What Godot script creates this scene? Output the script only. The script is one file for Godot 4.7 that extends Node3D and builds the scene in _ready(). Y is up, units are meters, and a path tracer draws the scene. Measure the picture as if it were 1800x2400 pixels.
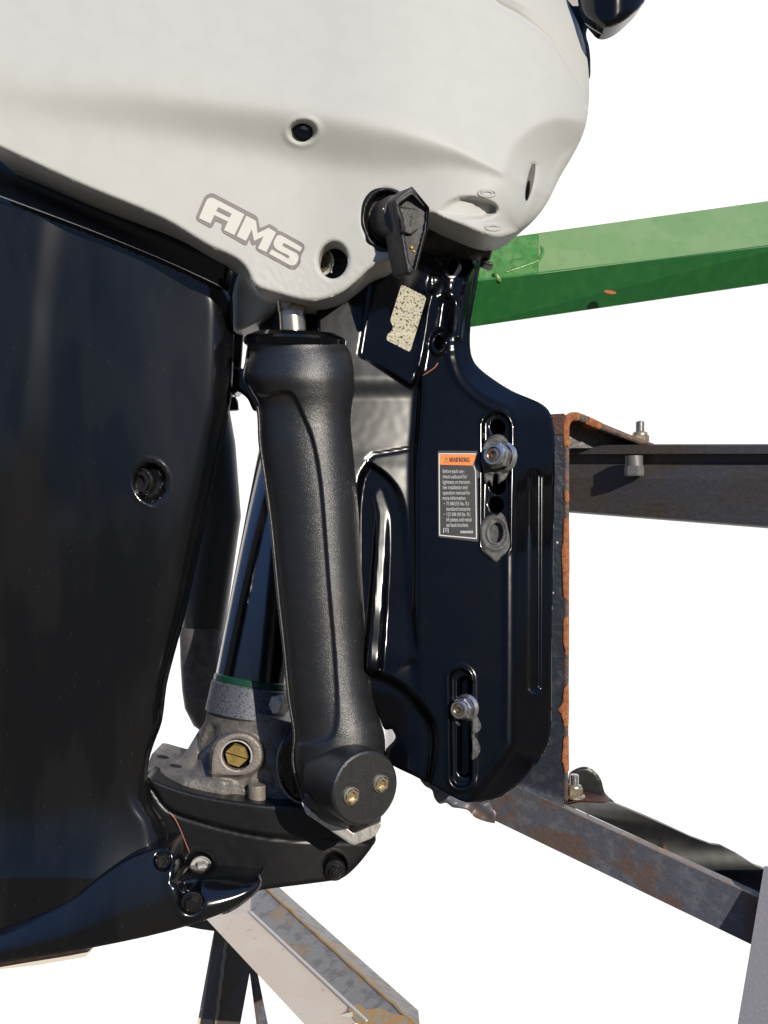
extends Node3D
# A close-up of the bracket side of an outboard motor bolted to a steel stand, in sunlight, before a plain white backdrop.
# The working drawing is a side elevation: u to the right, v downwards, 2400 drawing units per metre in the plane z = 0.

const K := 2400.0
var EYE := Vector3(0, 1.2, 1.0)
var M := {}

func _ready() -> void:
	var cam := Camera3D.new()
	cam.name = "camera"
	cam.position = EYE
	cam.fov = 53.13
	cam.near = 0.05
	cam.far = 60.0
	add_child(cam)
	cam.current = true
	var env := Environment.new()
	env.background_mode = Environment.BG_SKY
	var ps := ProceduralSkyMaterial.new()
	ps.sky_top_color = Color(0.16, 0.32, 0.76).linear_to_srgb()
	ps.sky_horizon_color = Color(0.11, 0.16, 0.25).linear_to_srgb()
	ps.sky_curve = 0.7
	ps.ground_horizon_color = Color(0.11, 0.105, 0.10).linear_to_srgb()
	ps.ground_bottom_color = Color(0.13, 0.12, 0.105).linear_to_srgb()
	ps.ground_curve = 0.1
	ps.sun_angle_max = 1.0
	var sky := Sky.new()
	sky.sky_material = ps
	env.sky = sky
	env.tonemap_mode = Environment.TONE_MAPPER_LINEAR
	env.tonemap_exposure = 1.0
	env.sdfgi_enabled = true
	env.ssao_enabled = true
	env.ssil_enabled = true
	var we := WorldEnvironment.new()
	we.name = "environment"
	we.environment = env
	add_child(we)
	var sun := DirectionalLight3D.new()
	sun.name = "sun"
	sun.light_energy = 1.4
	sun.light_color = Color(1.0, 0.965, 0.91)
	sun.light_angular_distance = 0.5
	sun.shadow_enabled = true
	var toward := Vector3(0.45, 0.35, 0.82)
	sun.look_at_from_position(toward, Vector3.ZERO, Vector3.UP)
	add_child(sun)
	make_materials()
	build_backdrop()
	build_green_beam()
	build_weathered_frame()
	build_stand()
	build_motor()
	build_leaf()

# ---------------------------------------------------------------- drawing helpers

func P(u: float, v: float, z: float) -> Vector3:
	return Vector3((u - 900.0) / K * (1.0 - z), 1.2 + (1200.0 - v) / K * (1.0 - z), z)

func L(a: Array) -> PackedVector2Array:      # flat list u, v, u, v ... -> points
	var r := PackedVector2Array()
	for i in range(0, a.size(), 2):
		r.append(Vector2(a[i], a[i + 1]))
	return r

func curve(a: Array, sub := 5, closed := true) -> PackedVector2Array:   # rounded outline through the points; a doubled point is a corner
	var p := L(a)
	var n := p.size()
	var r := PackedVector2Array()
	var last := n if closed else n - 1
	for i in last:
		var p0: Vector2 = p[(i - 1 + n) % n] if closed else p[maxi(i - 1, 0)]
		var p1: Vector2 = p[i]
		var p2: Vector2 = p[(i + 1) % n]
		var p3: Vector2 = p[(i + 2) % n] if closed else p[mini(i + 2, n - 1)]
		if p1 == p2:
			continue
		var len := p1.distance_to(p2)
		var m1 := Vector2.ZERO if p0 == p1 else (p2 - p0) * (len / (len + p1.distance_to(p0)))
		var m2 := Vector2.ZERO if p3 == p2 else (p3 - p1) * (len / (len + p3.distance_to(p2)))
		if p0 == p1:
			m1 = p2 - p1
		if p3 == p2:
			m2 = p2 - p1
		for k in sub:
			var t := float(k) / sub
			var t2 := t * t
			var t3 := t2 * t
			r.append(p1 * (2 * t3 - 3 * t2 + 1) + m1 * (t3 - 2 * t2 + t) + p2 * (-2 * t3 + 3 * t2) + m2 * (t3 - t2))
	if not closed:
		r.append(p[n - 1])
	return r

func round_poly(p: PackedVector2Array, rad: float, seg := 4) -> PackedVector2Array:
	var n := p.size()
	var r := PackedVector2Array()
	for i in n:
		var a := p[(i - 1 + n) % n] - p[i]
		var b := p[(i + 1) % n] - p[i]
		var d := minf(rad, minf(a.length(), b.length()) * 0.45)
		var s := p[i] + a.normalized() * d
		var e := p[i] + b.normalized() * d
		for k in seg + 1:
			var t := float(k) / seg
			r.append(s * (1 - t) * (1 - t) + p[i] * 2 * t * (1 - t) + e * t * t)
	return r

func oval(cu: float, cv: float, ru: float, rv: float, n := 28, turn := 0.0) -> PackedVector2Array:
	var r := PackedVector2Array()
	for i in n:
		var a := TAU * i / n
		r.append(Vector2(cu, cv) + Vector2(cos(a) * ru, sin(a) * rv).rotated(turn))
	return r

func sp(x: float, k: float) -> float:
	if x > 12.0 * k:
		return x
	if x < -12.0 * k:
		return 0.0
	return k * log(1.0 + exp(x / k))

func tab(t: PackedVector2Array, x: float) -> float:
	var n := t.size()
	if x <= t[0].x:
		return t[0].y
	if x >= t[n - 1].x:
		return t[n - 1].y
	var i := 0
	while x > t[i + 1].x:
		i += 1
	var h := t[i + 1].x - t[i].x
	var s := (t[i + 1].y - t[i].y) / h
	var m0 := s if i == 0 else ((t[i].y - t[i - 1].y) / (t[i].x - t[i - 1].x) + s) * 0.5
	var m1 := s if i + 2 >= n else ((t[i + 2].y - t[i + 1].y) / (t[i + 2].x - t[i + 1].x) + s) * 0.5
	var q := (x - t[i].x) / h
	var q2 := q * q
	var q3 := q2 * q
	return t[i].y * (2 * q3 - 3 * q2 + 1) + m0 * h * (q3 - 2 * q2 + q) + t[i + 1].y * (-2 * q3 + 3 * q2) + m1 * h * (q3 - q2)

func seg_d(p: Vector2, a: Vector2, b: Vector2) -> float:
	var ab := b - a
	var t := clampf((p - a).dot(ab) / maxf(ab.length_squared(), 1e-9), 0.0, 1.0)
	return p.distance_to(a + ab * t)

func line_d(p: Vector2, l: PackedVector2Array) -> float:
	var d := 1e9
	for i in l.size() - 1:
		d = minf(d, seg_d(p, l[i], l[i + 1]))
	return d

func poly_d(p: Vector2, l: PackedVector2Array) -> float:       # signed distance, negative inside
	var d := 1e9
	var n := l.size()
	for i in n:
		d = minf(d, seg_d(p, l[i], l[(i + 1) % n]))
	return -d if Geometry2D.is_point_in_polygon(p, l) else d

func oval_d(p: Vector2, cu: float, cv: float, ru: float, rv: float, turn := 0.0) -> float:
	var q := (p - Vector2(cu, cv)).rotated(-turn)
	return (Vector2(q.x / ru, q.y / rv).length() - 1.0) * minf(ru, rv)

func region(l: PackedVector2Array, soft: float) -> Dictionary:
	var b := Rect2(l[0], Vector2.ZERO)
	for q in l:
		b = b.expand(q)
	return {"l": l, "soft": soft, "box": b.grow(soft)}

func inside(r: Dictionary, p: Vector2) -> float:               # 1 well inside, 0 outside, soft edge in between
	if not (r.box as Rect2).has_point(p):
		return 0.0
	return 1.0 - smoothstep(-r.soft, r.soft, poly_d(p, r.l))

func bump(d: float, w: float) -> float:
	return exp(-(d / w) * (d / w)) if d < 3.0 * w else 0.0

# ---------------------------------------------------------------- mesh helpers

func tool() -> SurfaceTool:
	var st := SurfaceTool.new()
	st.begin(Mesh.PRIMITIVE_TRIANGLES)
	return st

func tri(st: SurfaceTool, a: Vector3, b: Vector3, c: Vector3) -> void:
	for q in [a, b, c]:
		st.set_uv(Vector2(q.x, -q.y))
		st.add_vertex(q)

func clockwise(p: PackedVector2Array) -> PackedVector2Array:
	var s := 0.0
	for i in p.size():
		s += p[i].cross(p[(i + 1) % p.size()])
	if s < 0:
		p.reverse()
	return p

# A shaped sheet with thickness: the outline carries heights zf(u, v), edges rounded by r, side walls run straight back to z = back.
func relief(st: SurfaceTool, outline: PackedVector2Array, zf: Callable, o := {}) -> void:
	var step: float = o.get("step", 6.0)
	var r: float = o.get("r", 0.0)
	var eps: float = o.get("eps", 0.0)
	var back = o.get("back")
	var lean: Vector3 = o.get("lean", Vector3.ZERO)
	var holes: Array = o.get("holes", [])
	outline = clockwise(outline)
	var box := Rect2(outline[0], Vector2.ZERO)
	for q in outline:
		box = box.expand(q)
	var u0 := floorf(box.position.x / step) * step
	var v0 := floorf(box.position.y / step) * step
	var nu := int(ceilf((box.end.x - u0) / step)) + 1
	var nv := int(ceilf((box.end.y - v0) / step)) + 1
	var mark := PackedByteArray()
	mark.resize(nu * nv)
	var near := PackedByteArray()
	near.resize(nu * nv)
	var reach := int(ceilf(r / step)) + 1
	var loops: Array = [outline]
	loops.append_array(holes)
	for loop in loops:
		var n: int = loop.size()
		for i in n:
			var a: Vector2 = loop[i]
			var b: Vector2 = loop[(i + 1) % n]
			var parts := int(ceilf(a.distance_to(b) / (step * 0.25))) + 1
			for k in parts + 1:
				var q := a.lerp(b, float(k) / parts)
				var ci := int((q.x - u0) / step)
				var cj := int((q.y - v0) / step)
				for di in range(-reach, reach + 1):
					for dj in range(-reach, reach + 1):
						var x := ci + di
						var y := cj + dj
						if x >= 0 and y >= 0 and x < nu and y < nv:
							near[y * nu + x] = 1
							if absi(di) <= 1 and absi(dj) <= 1:
								mark[y * nu + x] = 1
	var cache := {}
	var height := func(p: Vector2, edge: bool) -> Vector3:
		if cache.has(p):
			return cache[p]
		var z: float = zf.call(p.x, p.y) + eps
		if r > 0.0 and edge:
			var d := 1e9
			for loop in loops:
				var n: int = loop.size()
				for i in n:
					var a: Vector2 = loop[i]
					var b: Vector2 = loop[(i + 1) % n]
					if p.x < minf(a.x, b.x) - r or p.x > maxf(a.x, b.x) + r or p.y < minf(a.y, b.y) - r or p.y > maxf(a.y, b.y) + r:
						continue
					d = minf(d, seg_d(p, a, b))
			if d < r:
				var q := minf(r - d, r * 0.985)
				z -= (r - sqrt(r * r - q * q)) / K
		var w := P(p.x, p.y, z)
		cache[p] = w
		return w
	st.set_smooth_group(1)
	for j in nv:
		for i in nu:
			var a := Vector2(u0 + i * step, v0 + j * step)
			var cell := PackedVector2Array([a, a + Vector2(step, 0), a + Vector2(step, step), a + Vector2(0, step)])
			var edge := near[j * nu + i] == 1
			var pieces: Array = [cell]
			if mark[j * nu + i] == 1:
				pieces = Geometry2D.intersect_polygons(cell, outline)
				for h in holes:
					var left: Array = []
					for piece in pieces:
						for cut in Geometry2D.clip_polygons(piece, h):
							if not Geometry2D.is_polygon_clockwise(cut):
								left.append(cut)
							else:
								left.append(cut)
					pieces = left
			else:
				var mid := a + Vector2(step, step) * 0.5
				if not Geometry2D.is_point_in_polygon(mid, outline):
					continue
				var skip := false
				for h in holes:
					if Geometry2D.is_point_in_polygon(mid, h):
						skip = true
				if skip:
					continue
			for piece in pieces:
				var c := clockwise(piece)
				for k in c.size():
					c[k] = c[k].snapped(Vector2(0.02, 0.02))
				if c.size() == 3 or c.size() == 4:
					for k in range(1, c.size() - 1):
						tri(st, height.call(c[0], edge), height.call(c[k], edge), height.call(c[k + 1], edge))
				else:
					var ids := Geometry2D.triangulate_polygon(c)
					for k in range(0, ids.size(), 3):
						var t := clockwise(PackedVector2Array([c[ids[k]], c[ids[k + 1]], c[ids[k + 2]]]))
						tri(st, height.call(t[0], edge), height.call(t[1], edge), height.call(t[2], edge))
	if back == null:
		return
	for li in loops.size():
		var loop: PackedVector2Array = clockwise(loops[li].duplicate())
		if li > 0:
			loop.reverse()
		st.set_smooth_group(2)
		var bz: float = back if li == 0 else o.get("hole_back", back)
		var ring: Array = []
		for i in loop.size():
			var a: Vector2 = loop[i]
			var b: Vector2 = loop[(i + 1) % loop.size()]
			var parts := maxi(1, int(a.distance_to(b) / (step * 2.0)))
			for k in parts:
				ring.append(height.call(a.lerp(b, float(k) / parts), true))
		for i in ring.size():
			var f0: Vector3 = ring[i]
			var f1: Vector3 = ring[(i + 1) % ring.size()]
			var b0 := Vector3(f0.x, f0.y, minf(bz, f0.z)) + lean
			var b1 := Vector3(f1.x, f1.y, minf(bz, f1.z)) + lean
			tri(st, f0, b1, f1)
			tri(st, f0, b0, b1)
	st.set_smooth_group(3)
	var ids := Geometry2D.triangulate_polygon(outline)
	for k in range(0, ids.size(), 3):
		var w: Array = []
		for m in 3:
			var f: Vector3 = height.call(outline[ids[k + m]], true)
			w.append(Vector3(f.x, f.y, minf(back, f.z)) + lean)
		tri(st, w[2], w[1], w[0])

func loft(st: SurfaceTool, rings: Array, cap_first := true, cap_last := true, group := 1) -> void:
	var n: int = rings[0].size()
	var mid: int = rings.size() / 2
	var c0 := center(rings[maxi(mid - 1, 0)])
	var a: Vector3 = rings[maxi(mid - 1, 0)][0]
	var b: Vector3 = rings[maxi(mid - 1, 0)][1]
	var c: Vector3 = rings[mid][0]
	var flip := -(b - a).cross(c - a).dot(a - c0) < 0
	for i in rings.size() - 1:
		st.set_smooth_group(group)
		for j in n:
			var k := (j + 1) % n
			var p0: Vector3 = rings[i][j]
			var p1: Vector3 = rings[i][k]
			var q0: Vector3 = rings[i + 1][j]
			var q1: Vector3 = rings[i + 1][k]
			if flip:
				tri(st, p0, q0, p1)
				tri(st, p1, q0, q1)
			else:
				tri(st, p0, p1, q0)
				tri(st, p1, q1, q0)
	for e in 2:
		if (e == 0 and not cap_first) or (e == 1 and not cap_last):
			continue
		st.set_smooth_group(group if group == 0xFFFFFFFF else group + 1 + e)
		var ring: Array = rings[0] if e == 0 else rings[rings.size() - 1]
		var m := center(ring)
		for j in n:
			var k := (j + 1) % n
			if flip == (e == 0):
				tri(st, m, ring[j], ring[k])
			else:
				tri(st, m, ring[k], ring[j])

func center(ring: Array) -> Vector3:
	var c := Vector3.ZERO
	for q in ring:
		c += q
	return c / ring.size()

# Turned shape about an axis: prof holds (radius, distance along the axis); sharp corners unless smooth.
func lathe(st: SurfaceTool, c: Vector3, axis: Vector3, prof: Array, n := 32, smooth := false, phase := 0.0) -> void:
	axis = axis.normalized()
	var x := axis.cross(Vector3.UP if absf(axis.y) < 0.9 else Vector3.RIGHT).normalized()
	var y := axis.cross(x)
	for i in prof.size() - 1:
		st.set_smooth_group(1 if smooth else i % 30 + 1)
		for j in n:
			var d0 := x * cos(TAU * j / n + phase) + y * sin(TAU * j / n + phase)
			var d1 := x * cos(TAU * (j + 1) / n + phase) + y * sin(TAU * (j + 1) / n + phase)
			if n <= 8:
				st.set_smooth_group(0xFFFFFFFF)
			var p0: Vector3 = c + d0 * prof[i][0] + axis * prof[i][1]
			var p1: Vector3 = c + d1 * prof[i][0] + axis * prof[i][1]
			var q0: Vector3 = c + d0 * prof[i + 1][0] + axis * prof[i + 1][1]
			var q1: Vector3 = c + d1 * prof[i + 1][0] + axis * prof[i + 1][1]
			if prof[i][0] > 1e-6:
				tri(st, p0, q0, p1)
			if prof[i + 1][0] > 1e-6:
				tri(st, p1, q0, q1)

func tube(st: SurfaceTool, pts: Array, rad: float, n := 10, taper := false) -> void:
	var rings: Array = []
	for i in pts.size():
		var d: Vector3 = (pts[mini(i + 1, pts.size() - 1)] - pts[maxi(i - 1, 0)]).normalized()
		var x := d.cross(Vector3(0.13, 0.3, 0.95)).normalized()
		var y := d.cross(x)
		var ring: Array = []
		var rr := rad
		if taper:
			rr = rad * clampf(minf(i, pts.size() - 1 - i) * 0.5 + 0.25, 0.2, 1.0)
		for j in n:
			ring.append(pts[i] + (x * cos(TAU * j / n) + y * sin(TAU * j / n)) * rr)
		rings.append(ring)
	loft(st, rings)

func bead(l: Array, z: float, rad_u: float) -> SurfaceTool:         # thin rounded line through drawing points
	var st := tool()
	var pts: Array = []
	for q in curve(l, 4, false):
		pts.append(P(q.x, q.y, z))
	tube(st, pts, rad_u / K, 8, true)
	return st

# A bar between two matching cross-sections, flat-sided, ends closed.
func bar(st: SurfaceTool, a: Array, b: Array) -> void:
	loft(st, [a, b], true, true, 0xFFFFFFFF)

func section(u: float, vz: Array, back: float) -> Array:             # a closed cross-section at drawing column u from (v, z) pairs plus a back
	var r: Array = []
	for q in vz:
		r.append(P(u, q[0], q[1]))
	var first: Vector3 = r[0]
	var last: Vector3 = r[r.size() - 1]
	r.append(Vector3(last.x, last.y, back))
	r.append(Vector3(first.x, first.y, back))
	return r

func flat(z: float) -> Callable:
	return func(_u: float, _v: float) -> float: return z

# ---------------------------------------------------------------- scene helpers

func thing(called: String, label: String, category: String, at := Vector3.ZERO) -> Node3D:
	var o := Node3D.new()
	o.name = called
	o.position = at
	o.set_meta("label", label)
	o.set_meta("category", category)
	add_child(o, true)
	return o

func part(called: String, shape, m: Material, parent: Node3D, label := "") -> MeshInstance3D:
	var o := MeshInstance3D.new()
	o.name = called
	if shape is SurfaceTool:
		shape.generate_normals()
		shape.index()
		o.mesh = shape.commit()
	else:
		o.mesh = shape
	o.material_override = m
	if label:
		o.set_meta("label", label)
	if not parent is MeshInstance3D:
		o.position = -parent.position
	parent.add_child(o, true)
	return o

# ---------------------------------------------------------------- materials

func noise_bytes(seed_: int, freq: float, octaves := 3, kind := FastNoiseLite.TYPE_SIMPLEX_SMOOTH, size := 512) -> PackedByteArray:
	var n := FastNoiseLite.new()
	n.seed = seed_
	n.noise_type = kind
	n.frequency = freq
	n.fractal_octaves = octaves
	if octaves <= 1:
		n.fractal_type = FastNoiseLite.FRACTAL_NONE
	var im := n.get_seamless_image(size, size)
	im.convert(Image.FORMAT_L8)
	return im.get_data()

# Layers [noise, from, to, linear colour, share]: each covers what lies beneath where its noise passes the threshold.
func paint(base: Color, layers: Array, size := 512) -> ImageTexture:
	var out := PackedByteArray()
	out.resize(size * size * 3)
	var b := base.linear_to_srgb()
	var cols: Array = []
	for l in layers:
		cols.append((l[3] as Color).linear_to_srgb())
	for i in size * size:
		var r := b.r
		var g := b.g
		var bl := b.b
		for k in layers.size():
			var l: Array = layers[k]
			var t: float = smoothstep(l[1], l[2], l[0][i] / 255.0) * l[4]
			if t > 0.0:
				var c: Color = cols[k]
				r += (c.r - r) * t
				g += (c.g - g) * t
				bl += (c.b - bl) * t
		out[i * 3] = int(clampf(r, 0, 1) * 255.0)
		out[i * 3 + 1] = int(clampf(g, 0, 1) * 255.0)
		out[i * 3 + 2] = int(clampf(bl, 0, 1) * 255.0)
	var im := Image.create_from_data(size, size, false, Image.FORMAT_RGB8, out)
	return ImageTexture.create_from_image(im)

func grain(seed_: int, freq: float, strength: float, octaves := 2, size := 512) -> ImageTexture:    # tiling normal map of a bumpy surface
	var h := noise_bytes(seed_, freq, octaves, FastNoiseLite.TYPE_SIMPLEX_SMOOTH, size)
	var out := PackedByteArray()
	out.resize(size * size * 3)
	for y in size:
		var row := y * size
		var up := ((y + size - 1) % size) * size
		var down := ((y + 1) % size) * size
		for x in size:
			var dx := (h[row + (x + 1) % size] - h[row + (x + size - 1) % size]) / 255.0 * strength
			var dy := (h[down + x] - h[up + x]) / 255.0 * strength
			var l := 1.0 / sqrt(dx * dx + dy * dy + 1.0)
			var k := (row + x) * 3
			out[k] = int((-dx * l * 0.5 + 0.5) * 255.0)
			out[k + 1] = int((dy * l * 0.5 + 0.5) * 255.0)
			out[k + 2] = int((l * 0.5 + 0.5) * 255.0)
	return ImageTexture.create_from_image(Image.create_from_data(size, size, false, Image.FORMAT_RGB8, out))

func mat(called: String, c: Color, rough: float, metal := 0.0, o := {}) -> StandardMaterial3D:
	var m := StandardMaterial3D.new()
	m.resource_name = called
	m.roughness = rough
	m.metallic = metal
	m.metallic_specular = o.get("spec", 0.5)
	if o.has("tex"):
		m.albedo_texture = o.tex
		m.albedo_color = Color.WHITE
	else:
		m.albedo_color = c.linear_to_srgb()
	if o.has("rough_tex"):
		m.roughness_texture = o.rough_tex
		m.roughness_texture_channel = BaseMaterial3D.TEXTURE_CHANNEL_RED
	if o.has("bump"):
		m.normal_enabled = true
		m.normal_texture = o.bump
		m.normal_scale = o.get("bump_scale", 1.0)
	if o.has("coat"):
		m.clearcoat_enabled = true
		m.clearcoat = o.coat
		m.clearcoat_roughness = o.get("coat_rough", 0.05)
	var s = o.get("scale", 4.0)
	m.uv1_triplanar = true
	m.uv1_scale = s if s is Vector3 else Vector3(s, s, s)
	m.uv1_triplanar_sharpness = 4.0
	M[called] = m
	return m

func make_materials() -> void:
	var fine := noise_bytes(1, 0.09, 3)
	var specks := noise_bytes(2, 0.22, 1)
	var mid := noise_bytes(3, 0.022, 4)
	var broad := noise_bytes(4, 0.007, 4)
	var cells := noise_bytes(5, 0.05, 2, FastNoiseLite.TYPE_CELLULAR)
	var gritty := noise_bytes(6, 0.35, 2)
	var g_fine := grain(11, 0.16, 1.6)
	var g_leather := grain(12, 0.11, 2.2, 2)
	var g_peel := grain(13, 0.02, 1.0, 1)
	var g_cast := grain(14, 0.07, 1.8, 3)
	var g_pit := grain(15, 0.05, 2.0, 3)
	mat("backdrop", Color(0.93, 0.93, 0.93), 0.95, 0.0, {"spec": 0.0})
	mat("white_paint", Color(0.5, 0.49, 0.45), 0.5, 0.0, {"spec": 0.4, "tex": paint(Color(0.487, 0.490, 0.462), [[gritty, 0.45, 0.75, Color(0.525, 0.527, 0.498), 0.7], [broad, 0.4, 0.7, Color(0.472, 0.476, 0.448), 0.5], [specks, 0.93, 0.98, Color(0.3, 0.28, 0.25), 0.35]]), "bump": g_fine, "bump_scale": 0.06, "scale": 9.0})
	mat("decal_grey", Color(0.17, 0.145, 0.145), 0.45)
	mat("decal_white", Color(0.57, 0.56, 0.51), 0.45)
	var dusty := paint(Color(0.0012, 0.0014, 0.0026), [[broad, 0.5, 0.8, Color(0.002, 0.002, 0.003), 1.0], [specks, 0.93, 0.97, Color(0.12, 0.12, 0.11), 0.7], [fine, 0.8, 0.92, Color(0.012, 0.012, 0.011), 0.5]])
	mat("black_gloss", Color.BLACK, 0.13, 0.0, {"tex": dusty, "bump": g_peel, "bump_scale": 0.10, "scale": 5.0})
	mat("black_bracket", Color.BLACK, 0.165, 0.0, {"tex": dusty, "bump": g_peel, "bump_scale": 0.055, "scale": 7.0, "spec": 0.38, "coat": 0.12, "coat_rough": 0.04})
	mat("black_tube", Color.BLACK, 0.16, 0.0, {"tex": dusty, "bump": g_peel, "bump_scale": 0.14, "scale": 7.0, "spec": 1.0, "coat": 1.0, "coat_rough": 0.15})
	mat("panel_gloss", Color.BLACK, 0.14, 0.0, {"tex": paint(Color(0.003, 0.0035, 0.005), [[broad, 0.42, 0.7, Color(0.007, 0.007, 0.0075), 1.0], [specks, 0.955, 0.98, Color(0.12, 0.12, 0.11), 0.6]]), "bump": g_peel, "bump_scale": 0.06, "scale": Vector3(4.0, 1.2, 4.0), "spec": 0.6})
	mat("black_grain", Color.BLACK, 0.4, 0.0, {"tex": paint(Color(0.009, 0.009, 0.0095), [[specks, 0.88, 0.95, Color(0.08, 0.078, 0.07), 0.5], [broad, 0.5, 0.8, Color(0.014, 0.013, 0.012), 1.0]]), "bump": g_leather, "bump_scale": 0.42, "scale": 16.0, "spec": 0.95})
	mat("black_plastic", Color.BLACK, 0.38, 0.0, {"tex": paint(Color(0.005, 0.005, 0.006), [[mid, 0.4, 0.9, Color(0.009, 0.0085, 0.008), 0.7], [specks, 0.9, 0.96, Color(0.09, 0.085, 0.075), 0.5]]), "bump": g_peel, "bump_scale": 0.15, "scale": 6.0})
	mat("dirty_black", Color.BLACK, 0.5, 0.0, {"tex": paint(Color(0.010, 0.009, 0.008), [[mid, 0.45, 0.75, Color(0.03, 0.026, 0.021), 1.0], [specks, 0.85, 0.95, Color(0.12, 0.1, 0.08), 0.5]]), "bump": g_pit, "bump_scale": 0.4, "scale": 6.0})
	mat("deep_black", Color(0.002, 0.002, 0.002), 0.6, 0.0, {"spec": 0.2})  # near black that puts the shade of holes and gaps into colour
	mat("lever_plastic", Color.BLACK, 0.5, 0.0, {"tex": paint(Color(0.022, 0.021, 0.021), [[mid, 0.5, 0.8, Color(0.06, 0.05, 0.045), 0.8], [gritty, 0.7, 0.9, Color(0.08, 0.07, 0.065), 0.4]]), "bump": g_fine, "bump_scale": 0.15, "scale": 7.0})
	mat("dusty_lever", Color.BLACK, 0.6, 0.0, {"tex": paint(Color(0.085, 0.072, 0.066), [[mid, 0.5, 0.85, Color(0.05, 0.043, 0.04), 0.9], [gritty, 0.7, 0.9, Color(0.12, 0.1, 0.095), 0.5]]), "bump": g_fine, "bump_scale": 0.2, "scale": 7.0})
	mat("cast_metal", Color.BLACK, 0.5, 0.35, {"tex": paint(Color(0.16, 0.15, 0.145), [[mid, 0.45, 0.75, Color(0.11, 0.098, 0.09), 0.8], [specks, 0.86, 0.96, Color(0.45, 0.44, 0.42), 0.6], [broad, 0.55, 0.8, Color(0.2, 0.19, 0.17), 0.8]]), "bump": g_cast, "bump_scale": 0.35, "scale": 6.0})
	mat("cast_boss", Color.BLACK, 0.55, 0.3, {"tex": paint(Color(0.27, 0.235, 0.2), [[gritty, 0.55, 0.8, Color(0.18, 0.155, 0.135), 0.8], [mid, 0.5, 0.8, Color(0.22, 0.19, 0.165), 0.8]]), "bump": g_cast, "bump_scale": 0.4, "scale": 8.0})
	mat("cut_metal", Color.BLACK, 0.45, 0.25, {"tex": paint(Color(0.6, 0.58, 0.54), [[mid, 0.5, 0.75, Color(0.42, 0.39, 0.34), 0.8], [gritty, 0.6, 0.8, Color(0.7, 0.68, 0.64), 0.6]]), "bump": g_cast, "bump_scale": 0.4, "scale": Vector3(12.0, 5.0, 8.0)})
	mat("speckled_collar", Color.BLACK, 0.5, 0.3, {"tex": paint(Color(0.20, 0.21, 0.25), [[gritty, 0.5, 0.64, Color(0.012, 0.012, 0.016), 0.95], [mid, 0.55, 0.8, Color(0.02, 0.02, 0.025), 0.8]]), "bump": g_cast, "bump_scale": 0.4, "scale": 30.0})
	mat("green_ring", Color(0.008, 0.05, 0.026), 0.25)
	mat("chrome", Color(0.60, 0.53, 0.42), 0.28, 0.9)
	mat("slot_brown", Color(0.2, 0.175, 0.15), 0.45, 0.3)
	mat("old_steel", Color(0.2, 0.195, 0.19), 0.45, 0.4)
	mat("stained_rod", Color.BLACK, 0.35, 0.85, {"tex": paint(Color(0.42, 0.34, 0.26), [[mid, 0.4, 0.7, Color(0.22, 0.14, 0.09), 0.8]]), "scale": 12.0})
	mat("zinc", Color.BLACK, 0.28, 0.9, {"tex": paint(Color(0.62, 0.61, 0.6), [[mid, 0.5, 0.8, Color(0.45, 0.43, 0.4), 0.8]]), "bump": g_cast, "bump_scale": 0.1, "scale": 10.0})
	mat("pale_zinc", Color.BLACK, 0.5, 0.2, {"tex": paint(Color(0.5, 0.485, 0.46), [[mid, 0.5, 0.8, Color(0.36, 0.34, 0.31), 0.8]]), "bump": g_cast, "bump_scale": 0.15, "scale": 10.0})
	mat("gold_zinc", Color.BLACK, 0.34, 0.8, {"tex": paint(Color(0.60, 0.52, 0.36), [[mid, 0.45, 0.8, Color(0.40, 0.31, 0.18), 0.7]]), "scale": 12.0})
	mat("brass_plug", Color.BLACK, 0.45, 0.5, {"tex": paint(Color(0.40, 0.28, 0.085), [[mid, 0.35, 0.75, Color(0.27, 0.185, 0.05), 0.7], [gritty, 0.6, 0.8, Color(0.48, 0.36, 0.15), 0.4]]), "bump": g_cast, "bump_scale": 0.15, "scale": 7.0})
	mat("dark_steel", Color(0.045, 0.042, 0.042), 0.35, 0.8, {"bump": g_cast, "bump_scale": 0.2, "scale": 10.0})
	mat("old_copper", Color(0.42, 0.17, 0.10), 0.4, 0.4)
	mat("worn_rubber", Color.BLACK, 0.55, 0.0, {"tex": paint(Color(0.055, 0.052, 0.05), [[mid, 0.45, 0.75, Color(0.10, 0.094, 0.09), 0.9], [fine, 0.5, 0.8, Color(0.03, 0.029, 0.028), 0.6]]), "bump": g_pit, "bump_scale": 0.15, "scale": 10.0})
	mat("scuff", Color.BLACK, 0.6, 0.0, {"tex": paint(Color(0.06, 0.06, 0.062), [[mid, 0.45, 0.6, Color(0.012, 0.012, 0.014), 0.9], [gritty, 0.6, 0.8, Color(0.16, 0.16, 0.155), 0.6]]), "scale": 12.0})
	var big := noise_bytes(21, 0.05, 3, FastNoiseLite.TYPE_SIMPLEX_SMOOTH)
	mat("aged_label", Color.BLACK, 0.55, 0.0, {"tex": paint(Color(0.62, 0.57, 0.42), [[gritty, 0.60, 0.68, Color(0.06, 0.065, 0.05), 0.85], [big, 0.66, 0.7, Color(0.012, 0.02, 0.016), 1.0]]), "scale": 12.0})
	mat("label_black", Color.BLACK, 0.35, 0.0, {"tex": paint(Color(0.014, 0.013, 0.013), [[mid, 0.55, 0.8, Color(0.03, 0.029, 0.029), 0.8], [specks, 0.86, 0.95, Color(0.2, 0.2, 0.2), 0.5]]), "scale": 8.0})
	mat("label_orange", Color.BLACK, 0.45, 0.0, {"tex": paint(Color(0.80, 0.20, 0.015), [[specks, 0.88, 0.95, Color(0.9, 0.75, 0.6), 0.5]]), "scale": 9.0})
	mat("label_white", Color(0.6, 0.59, 0.57), 0.5)
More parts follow.
